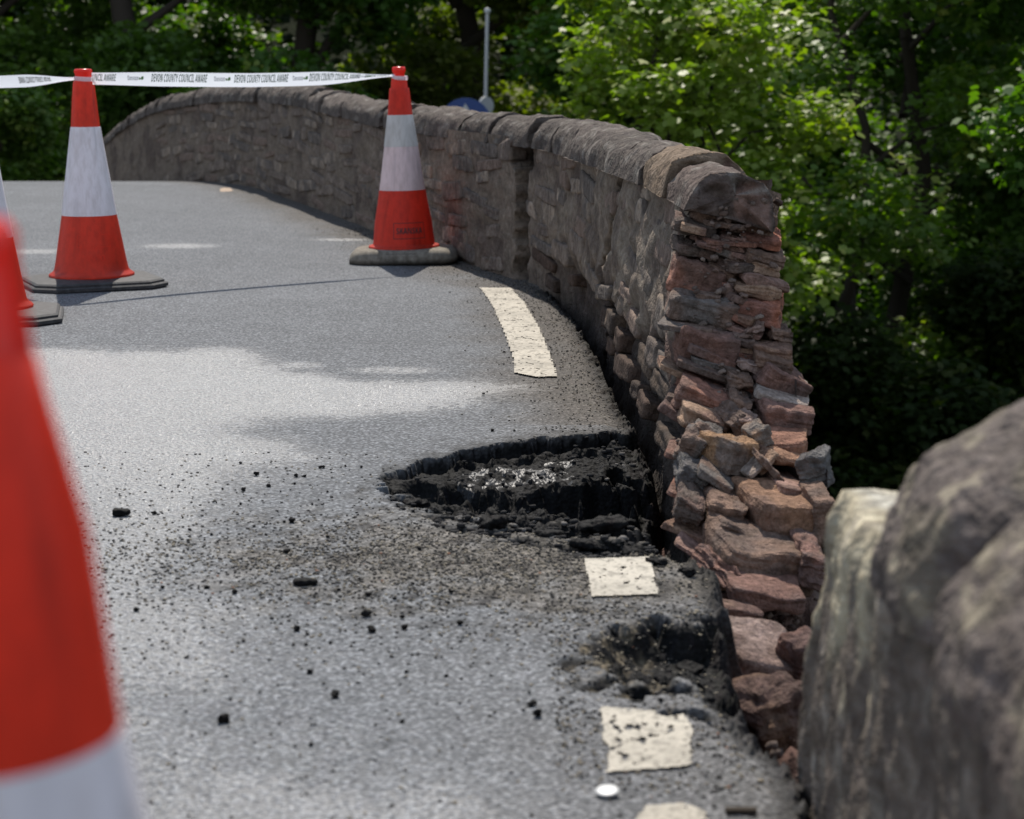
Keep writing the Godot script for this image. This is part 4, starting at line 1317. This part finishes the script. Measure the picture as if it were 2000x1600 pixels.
func build_cones() -> void:
	var orange: Material = M.orange
	var c1 := cone_a("traffic_cone", "red and white cone with clean white sleeve, left end of the long tape", Vector3(-1.475, road_y(-1.475, -6.99), -6.99), 0.42, orange)
	c1.rotation.z = 0.008
	var c2 := cone_b("scuffed cone with two-tone sleeve and pale rounded base beside the wall", Vector3(-0.425, road_y(-0.425, -7.88), -7.88), 0.0)
	c2.rotation.z = 0.021
	cone_a("traffic_cone", "cone half cut by the left edge, behind the blurred cone", Vector3(-1.605, road_y(-1.6, -6.03), -6.03), 0.2, orange)
	var c4 := cone_a("traffic_cone", "large out of focus orange cone filling the left foreground", Vector3(-0.1605, macro_y(-0.68) - 0.001, -0.68), 0.3, M.orange_near, 0.007, 0.017)
	c4.rotation.z = 0.047
	# the tape from cone to cone, and on to the left
	var phrase := words("DEVON COUNTY COUNCIL AWARE", 0.029, 0.235, 0.22)
	var short := words("COUNCIL AWARE", 0.029, 0.12, 0.22)
	var tail := words("DEVON COUNTY", 0.027, 0.12, 0.22)
	var logo := words("Devon", 0.017, 0.046, 0.0)
	var sub := words("County Council", 0.0045, 0.040, 0.0)
	var leaf := leaf_logo()
	var tx := []
	for q in [[0.275, phrase], [0.537, phrase], [0.785, phrase], [0.935, tail]]: tx.append([q[1], q[0], 0.20, M.tape_ink, "lettering"])
	tx.append([short, 0.028, 0.20, M.tape_ink, "lettering"])
	for u in [0.130, 0.405, 0.660, 0.880]:
		tx.append([logo, u, 0.18, M.tape_grey, "lettering"])
		tx.append([sub, u, -0.12, M.tape_grey, "lettering"])
		tx.append([leaf, u + 0.026, 0.16, M.tape_leaf, "leaf_emblem"])
	var A := Vector3(-1.475, 0.716, -6.99)
	var B := Vector3(-0.437, 0.724, -7.88)
	var mid := func(t, dy): return A.lerp(B, t) + Vector3(0, dy, 0)
	tape("long white council tape with green lettering between the two cones", [A + Vector3(0.03, 0.0, 0.024), mid.call(0.25, -0.006), mid.call(0.5, -0.012), mid.call(0.75, -0.008), B + Vector3(-0.018, 0.0, 0.016)],
		func(u): return 0.0255 * (0.16 + 0.84 * smoothstep(1.0, 0.72, u)) * (0.82 + 0.18 * smoothstep(0.0, 0.25, u)),
		func(u): return 0.18 - 0.25 * smoothstep(0.8, 1.0, u), tx, M.tape)
	var tx2 := []
	for u in [0.12, 0.42, 0.72]: tx2.append([words("DEVON COUNTY COUNCIL AWARE", 0.026, 0.22, 0.3), u, 0.15, M.tape_ink, "lettering"])
	tape("short end of white tape running off to the left edge", [A + Vector3(-0.03, 0.0, 0.01), Vector3(-1.95, 0.700, -7.45), Vector3(-2.45, 0.695, -7.95), Vector3(-3.1, 0.70, -8.6)],
		func(u): return 0.0225 * (0.30 + 0.70 * smoothstep(0.0, 0.16, u)), func(u): return 0.2 + 0.5 * smoothstep(0.1, 0.0, u), tx2, M.tape)
	# tape wound round the necks
	for q in [[A, 0.0365, c1], [Vector3(-0.437, 0.715, -7.88), 0.0315, c2]]:
		var ring := lathe(cone_profile([[q[1], -0.007], [q[1] + 0.0012, 0.0], [q[1] - 0.002, 0.008]]), 36)
		var o := put("tape_wrap", ring, M.tape)
		o.position = q[0]
		o.rotation = Vector3(0.06, 0, -0.05)
		tag(o, "white tape wound round the neck of the clean left cone" if q[1] > 0.034 else "white tape wound round the neck of the scuffed cone", "tape wrap")
	# off-frame post cone that the short end runs to
	cone_a("traffic_cone", "cone holding the far end of the short tape", Vector3(-3.13, road_y(-3.13, -8.62), -8.62), 0.1, orange)

# ---------------------------------------------------------------- trees and far things
func spray_mesh(seed_: int, leaves: int, size: float, spread: float) -> ArrayMesh:
	var r := RandomNumberGenerator.new()
	r.seed = seed_
	var st := SurfaceTool.new()
	st.begin(Mesh.PRIMITIVE_TRIANGLES)
	for k in leaves:
		var c := Vector3(r.randf_range(-1, 1), r.randf_range(-0.55, 0.55), r.randf_range(-1, 1)) * spread
		var yaw := r.randf() * TAU
		var b := Basis(Vector3.UP, yaw) * Basis(Vector3.RIGHT, r.randf_range(-0.25, 0.95)) * Basis(Vector3.BACK, r.randf_range(-0.5, 0.5))
		var s := size * r.randf_range(0.7, 1.15)
		var rim := [Vector3(0, 0, 0.05), Vector3(0.36, 0.06, 0.28), Vector3(0.50, 0.02, 0.62), Vector3(0.22, 0.06, 0.78), Vector3(0, -0.06, 1.05), Vector3(-0.22, 0.06, 0.78), Vector3(-0.50, 0.02, 0.62), Vector3(-0.36, 0.06, 0.28)]
		var mid := b * (Vector3(0, 0, 0.5) * s) + c
		for i in 8:
			var p: Vector3 = b * (rim[i] * s) + c
			var q: Vector3 = b * (rim[(i + 1) % 8] * s) + c
			for v in [mid, p, q]:
				st.set_color(Color.WHITE)
				st.set_normal(b * Vector3(0, 1, 0))
				st.add_vertex(v)
	return st.commit()

func crown(root: Node, blobs: Array, count: int, sprays: Array, scale_: float, pal: Array, material: Material) -> void:
	var total := 0.0
	for b in blobs: total += b[1].x * b[1].y * b[1].z
	for part in sprays.size():
		var mm := MultiMesh.new()
		mm.transform_format = MultiMesh.TRANSFORM_3D
		mm.use_colors = true
		mm.mesh = sprays[part]
		var T := []
		for b in blobs:
			var n := int(count / float(sprays.size()) * b[1].x * b[1].y * b[1].z / total)
			var hue := rng.randf()
			for i in n:
				var d := Vector3(rng.randfn(), rng.randfn(), rng.randfn()).normalized() * pow(rng.randf(), 0.42)
				var p: Vector3 = b[0] + d * b[1]
				var bs := Basis(Vector3.UP, rng.randf() * TAU) * Basis(Vector3.RIGHT, rng.randf_range(-0.35, 0.35))
				var c: Color = pal[0].lerp(pal[1], clampf(0.6 * hue + 0.5 * rng.randf(), 0, 1))
				if rng.randf() < 0.12: c = c.lerp(pal[2], 0.7)
				T.append([Transform3D(bs.scaled(Vector3.ONE * scale_ * rng.randf_range(0.7, 1.25)), p), c])
		mm.instance_count = T.size()
		for t in T.size():
			mm.set_instance_transform(t, T[t][0])
			mm.set_instance_color(t, T[t][1])
		var o := MultiMeshInstance3D.new()
		o.name = "crown"
		o.multimesh = mm
		o.material_override = material
		root.add_child(o, true)
		o.set_meta("kind", "stuff")

func tree(called: String, label: String, at: Vector3, top: float, wide: float, low: float, count: int, sprays: Array, scale_: float, pal: Array, trunk_r: float, n_blobs: int, group: String, flat := 1.0, material: Material = null) -> Node3D:
	var root := thing(called, label, "tree" if called.ends_with("tree") else "bush", at, group)
	var blobs := []
	for i in n_blobs:
		var f := (i + 0.5) / n_blobs
		var a := i * 2.4 + rng.randf()
		var y := lerpf(low, top, f)
		var w: float = wide * sqrt(maxf(0.08, 1.0 - pow(absf(f - 0.42) / 0.62, 2.0)))
		var rr := wide * rng.randf_range(0.30, 0.46)
		blobs.append([Vector3(cos(a) * w * rng.randf_range(0.3, 0.8), y, sin(a) * w * rng.randf_range(0.3, 0.8)), Vector3(rr, rr * 0.62 * flat, rr)])
	var st := SurfaceTool.new()
	st.begin(Mesh.PRIMITIVE_TRIANGLES)
	var pts := [Vector3.ZERO]
	var rad := [trunk_r * 1.25]
	for i in 6:
		var f := (i + 1) / 6.0
		pts.append(Vector3(0.25 * sin(i * 1.7 + at.x), top * 0.9 * f, 0.2 * cos(i * 1.3 + at.z)))
		rad.append(trunk_r * lerpf(1.0, 0.15, f))
	tube(st, pts, rad, 10)
	put("trunk", st.commit(), M.bark, root)
	var br := SurfaceTool.new()
	br.begin(Mesh.PRIMITIVE_TRIANGLES)
	for b in blobs:
		var h: float = clampf(b[0].y - wide * 0.35, 0.1, top * 0.85)
		var s := Vector3(0.25 * sin(h / top * 6.0 * 1.7 + at.x) * 0.5, h, 0.0)
		tube(br, [s, s.lerp(b[0], 0.5) + Vector3(0, 0.15, 0), b[0]], [trunk_r * 0.35, trunk_r * 0.2, trunk_r * 0.07], 6)
		for q in 4:
			var e: Vector3 = b[0] + Vector3(rng.randfn(), rng.randfn() * 0.5, rng.randfn()) * b[1] * 0.6
			tube(br, [b[0], e], [trunk_r * 0.08, trunk_r * 0.03], 4)
	put("branches", br.commit(), M.bark, root)
	crown(root, blobs, count, sprays, scale_, pal, material if material else M.leaf)
	return root

func build_plants() -> void:
	var sp := [spray_mesh(1, 16, 0.105, 0.20), spray_mesh(2, 16, 0.095, 0.22)]
	var far := [spray_mesh(3, 18, 0.13, 0.28)]
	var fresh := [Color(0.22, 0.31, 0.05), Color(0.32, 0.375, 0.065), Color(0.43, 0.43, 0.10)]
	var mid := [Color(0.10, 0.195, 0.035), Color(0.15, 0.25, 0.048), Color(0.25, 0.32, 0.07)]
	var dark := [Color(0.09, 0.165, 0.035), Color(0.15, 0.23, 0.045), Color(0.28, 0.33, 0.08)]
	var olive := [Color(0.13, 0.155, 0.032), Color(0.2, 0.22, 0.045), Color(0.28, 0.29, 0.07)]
	# right: the sunlit young tree and the shaded wood behind the gap
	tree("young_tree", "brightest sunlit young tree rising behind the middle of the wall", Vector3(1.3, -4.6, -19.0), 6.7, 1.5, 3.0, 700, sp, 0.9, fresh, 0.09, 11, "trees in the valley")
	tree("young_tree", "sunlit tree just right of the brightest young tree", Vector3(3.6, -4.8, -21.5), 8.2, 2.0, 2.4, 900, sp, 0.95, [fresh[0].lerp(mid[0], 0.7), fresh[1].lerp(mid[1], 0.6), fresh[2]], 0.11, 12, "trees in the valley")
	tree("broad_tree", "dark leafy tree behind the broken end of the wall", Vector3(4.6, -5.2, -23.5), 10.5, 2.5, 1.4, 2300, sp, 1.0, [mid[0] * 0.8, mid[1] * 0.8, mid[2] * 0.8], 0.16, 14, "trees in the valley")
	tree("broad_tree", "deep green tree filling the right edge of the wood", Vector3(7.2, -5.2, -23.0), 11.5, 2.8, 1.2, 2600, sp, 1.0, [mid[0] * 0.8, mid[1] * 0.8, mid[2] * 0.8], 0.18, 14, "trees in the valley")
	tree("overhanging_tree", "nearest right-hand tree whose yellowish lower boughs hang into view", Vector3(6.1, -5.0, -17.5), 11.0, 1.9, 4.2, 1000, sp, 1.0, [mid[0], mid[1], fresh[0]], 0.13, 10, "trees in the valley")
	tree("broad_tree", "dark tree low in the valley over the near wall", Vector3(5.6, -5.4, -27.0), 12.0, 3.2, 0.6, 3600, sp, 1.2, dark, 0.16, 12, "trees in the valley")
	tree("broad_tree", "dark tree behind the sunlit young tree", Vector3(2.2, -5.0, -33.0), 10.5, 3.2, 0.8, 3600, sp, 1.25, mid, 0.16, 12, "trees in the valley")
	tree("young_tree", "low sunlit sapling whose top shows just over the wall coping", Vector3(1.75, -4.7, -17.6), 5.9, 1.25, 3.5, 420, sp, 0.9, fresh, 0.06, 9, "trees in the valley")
	var deep := [dark[0] * 0.28, dark[1] * 0.28, dark[2] * 0.32]  # dark leaf colours dimmed further: deep shade of the wood painted in
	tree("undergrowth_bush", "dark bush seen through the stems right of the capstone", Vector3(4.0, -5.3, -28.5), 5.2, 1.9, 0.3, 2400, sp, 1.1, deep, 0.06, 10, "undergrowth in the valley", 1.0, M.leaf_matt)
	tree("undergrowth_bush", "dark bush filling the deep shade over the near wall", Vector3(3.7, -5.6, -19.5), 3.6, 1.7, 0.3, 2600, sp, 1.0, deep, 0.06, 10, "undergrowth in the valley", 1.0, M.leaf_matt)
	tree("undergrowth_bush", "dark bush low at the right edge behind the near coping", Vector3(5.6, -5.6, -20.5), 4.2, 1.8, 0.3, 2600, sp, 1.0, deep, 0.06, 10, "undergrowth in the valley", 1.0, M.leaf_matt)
	# middle and left: the tall trees beyond the hump
	tree("tall_tree", "olive tree with a dark trunk behind the white pole", Vector3(-0.9, -4.6, -37.0), 13.0, 3.2, 2.2, 2400, far, 1.1, olive, 0.34, 13, "tall trees beyond the bridge", 1.0, M.leaf_matt)
	tree("tall_tree", "dark tree behind the scuffed cone", Vector3(-3.4, -4.3, -34.0), 13.0, 3.3, 1.8, 2600, far, 1.0, [dark[0], mid[0], fresh[1]], 0.3, 14, "tall trees beyond the bridge")
	tree("tall_tree", "dark tree behind the middle of the long tape", Vector3(-6.3, -4.0, -33.0), 13.5, 3.2, 1.6, 2600, far, 1.0, [dark[0], dark[1], mid[1]], 0.3, 14, "tall trees beyond the bridge")
	tree("tall_tree", "dark tree behind the clean left cone", Vector3(-9.2, -3.6, -34.0), 13.5, 3.4, 1.2, 2800, far, 1.0, [dark[0], dark[1], mid[2]], 0.3, 14, "tall trees beyond the bridge")
	tree("tall_tree", "dark tree over the left edge above the bush", Vector3(-12.5, -3.2, -36.0), 13.5, 3.6, 0.8, 3800, far, 1.1, dark, 0.3, 13, "tall trees beyond the bridge")
	tree("roadside_bush", "dense dark bush beyond the crest at the left edge", Vector3(-6.6, -2.6, -25.5), 3.05, 1.6, 0.2, 2600, sp, 0.8, dark, 0.08, 9, "", 1.0, M.leaf_matt)
	tree("roadside_bush", "lower bush between the left cone and the far end of the wall", Vector3(-4.2, -2.9, -27.5), 3.3, 1.3, 0.3, 1800, sp, 0.8, dark, 0.08, 8, "", 1.0, M.leaf_matt)
	# the wood that closes the view
	var root := thing("distant_wood", "dark far wood closing the view behind all the trees", "wood")
	root.set_meta("kind", "stuff")
	var blobs := []
	for i in 70:
		var x := lerpf(-34.0, 34.0, rng.randf())
		var z := rng.randf_range(-62.0, -44.0)
		blobs.append([Vector3(x, rng.randf_range(-4.0, 7.5), z), Vector3(4.2, 3.0, 3.0)])
	crown(root, blobs, 15000, far, 2.0, [Color(0.03, 0.055, 0.014), Color(0.05, 0.08, 0.018), Color(0.08, 0.11, 0.025)], M.leaf_matt)

func build_far_things() -> void:
	var pole := thing("white_pole", "thin white pole with a round cap rising behind the wall", "pole", Vector3(-0.50, -4.6, -30.0))
	pole.rotation.z = -0.022
	var st := SurfaceTool.new()
	st.begin(Mesh.PRIMITIVE_TRIANGLES)
	tube(st, [Vector3.ZERO, Vector3(0, 3.0, 0), Vector3(0, 6.16, 0)], [0.036, 0.030, 0.026], 14)
	put("shaft", st.commit(), M.white_metal, pole)
	put("cap", lathe(cone_profile([[0.026, 6.15], [0.044, 6.16], [0.047, 6.19], [0.038, 6.225], [0.002, 6.235]]), 20), M.white_metal, pole)
	var sign_ := thing("blue_sign", "round dark blue sign with a white mark, half hidden by the wall", "sign", Vector3(-0.60, -4.0, -26.0))
	var disc := CylinderMesh.new()
	disc.top_radius = 0.34
	disc.bottom_radius = 0.34
	disc.height = 0.02
	disc.radial_segments = 48
	var d := put("disc", disc, M.blue, sign_)
	d.position = Vector3(0, 4.04, 0)
	d.rotation_degrees = Vector3(90, 0, 0)
	var mark := PrismMesh.new()
	mark.size = Vector3(0.14, 0.12, 0.006)
	var mk := put("white_arrow", mark, M.white_metal, sign_)
	mk.position = Vector3(0, 4.25, 0.014)
	var bar := BoxMesh.new()
	bar.size = Vector3(0.05, 0.30, 0.006)
	var bo := put("white_arrow", bar, M.white_metal, sign_)
	bo.position = Vector3(0, 4.04, 0.0135)
	st = SurfaceTool.new()
	st.begin(Mesh.PRIMITIVE_TRIANGLES)
	tube(st, [Vector3(0, 0, -0.05), Vector3(0, 4.2, -0.05)], [0.035, 0.035], 10)
	put("post", st.commit(), M.white_metal, sign_)
	var dish := thing("white_disc", "small white round disc beside the blue sign", "disc", Vector3(-0.30, -4.0, -26.4))
	var dm := CylinderMesh.new()
	dm.top_radius = 0.12
	dm.bottom_radius = 0.12
	dm.height = 0.03
	var dd := put("disc", dm, M.white_metal, dish)
	dd.position = Vector3(-0.04, 4.27, 0)
	dd.rotation_degrees = Vector3(90, 40, 0)
	st = SurfaceTool.new()
	st.begin(Mesh.PRIMITIVE_TRIANGLES)
	tube(st, [Vector3(-0.04, 0, -0.03), Vector3(-0.04, 4.25, -0.03)], [0.025, 0.025], 8)
	put("post", st.commit(), M.white_metal, dish)

func build_litter() -> void:
	var p: Vector2 = Vector2(0.100, -1.993)
	var o := put("white_disc", lathe(cone_profile([[0.0115, 0.0], [0.0125, 0.0015], [0.0115, 0.003], [0.006, 0.0032], [0.0004, 0.0033]]), 28), M.white_metal)
	o.position = Vector3(p.x, road_y(p.x, p.y) + 0.004, p.y)
	o.rotation = Vector3(0.12, 0, 0.05)
	tag(o, "small white disc lying on the road in the foreground", "disc")
	p = Vector2(0.234, -1.942)
	var b := BoxMesh.new()
	b.size = Vector3(0.032, 0.005, 0.009)
	o = put("flat_splinter", b, M.bark)
	o.position = Vector3(p.x, road_y(p.x, p.y) + 0.003, p.y)
	tag(o, "flat grey brown splinter lying by the broken road edge", "splinter")
	p = Vector2(-1.800, -12.520)
	o = put("dry_leaf", spray_mesh(77, 1, 0.09, 0.001), mat(lin(0.5, 0.36, 0.25), 0.8))
	o.position = Vector3(p.x, road_y(p.x, p.y) + 0.02, p.y)
	tag(o, "pale dry leaf on the road near the far wall foot", "leaf")

func _ready() -> void:
	# camera, sky, sun
	var cam := Camera3D.new()
	cam.name = "camera"
	add_child(cam)
	cam.position = Vector3(0, 0.75, 0)
	cam.rotation = Vector3(-atan(666.0 / 3900.0), 0, 0)
	cam.near = 0.05
	cam.far = 400.0
	var att := CameraAttributesPhysical.new()
	att.frustum_focal_length = 58.5
	att.frustum_focus_distance = 4.6
	att.frustum_near = 0.05
	att.frustum_far = 400.0
	att.exposure_aperture = 6.2
	cam.attributes = att
	cam.fov = rad_to_deg(2.0 * atan(800.0 / 3900.0))
	var sky := ProceduralSkyMaterial.new()
	sky.sky_top_color = Color(0.58, 0.66, 0.78)
	sky.sky_horizon_color = Color(0.88, 0.91, 0.94)
	sky.ground_bottom_color = Color(0.20, 0.20, 0.17)
	sky.ground_horizon_color = Color(0.42, 0.45, 0.42)
	sky.sky_curve = 0.25
	sky.sky_energy_multiplier = 1.0
	var env := Environment.new()
	env.background_mode = Environment.BG_SKY
	env.sky = Sky.new()
	env.sky.sky_material = sky
	env.background_energy_multiplier = 1.0
	env.tonemap_mode = Environment.TONE_MAPPER_LINEAR
	env.tonemap_exposure = 1.12
	env.sdfgi_enabled = true
	env.ssao_enabled = true
	env.ssil_enabled = true
	var we := WorldEnvironment.new()
	we.name = "environment"
	we.environment = env
	add_child(we)
	var sun := DirectionalLight3D.new()
	sun.name = "sun"
	add_child(sun)
	sun.light_energy = 1.5
	sun.light_color = Color(1.0, 0.97, 0.93)
	sun.light_angular_distance = 0.5
	sun.shadow_enabled = true
	sun.look_at_from_position(Vector3(-0.04, 0.72, -0.56), Vector3.ZERO)

	rng.seed = 4711
	n1 = fnoise(FastNoiseLite.TYPE_SIMPLEX_SMOOTH, 0.01, 1, 3)
	n2 = fnoise(FastNoiseLite.TYPE_SIMPLEX_SMOOTH, 0.01, 2, 2)
	n3 = fnoise(FastNoiseLite.TYPE_PERLIN, 0.01, 4, 2)
	nc = fnoise(FastNoiseLite.TYPE_CELLULAR, 0.01, 3, 1)
	nc.cellular_return_type = FastNoiseLite.RETURN_DISTANCE2_SUB
	for q in edge_line: edge_tab.append(Vector2(q.y, q.x))
	edge_tab.sort_custom(func(a, b): return a.x > b.x)
	make_plan()
	make_materials()
	M.soil_plain = mat(Color.WHITE, 0.9, 0.3, true)
	var t0 := Time.get_ticks_msec()
	build_road()
	build_land()
	print("land ", Time.get_ticks_msec() - t0)
	build_parapet()
	build_near_wall()
	print("walls ", Time.get_ticks_msec() - t0)
	build_rubble()
	build_cones()
	build_far_things()
	build_plants()
	build_litter()
	print("all ", Time.get_ticks_msec() - t0)
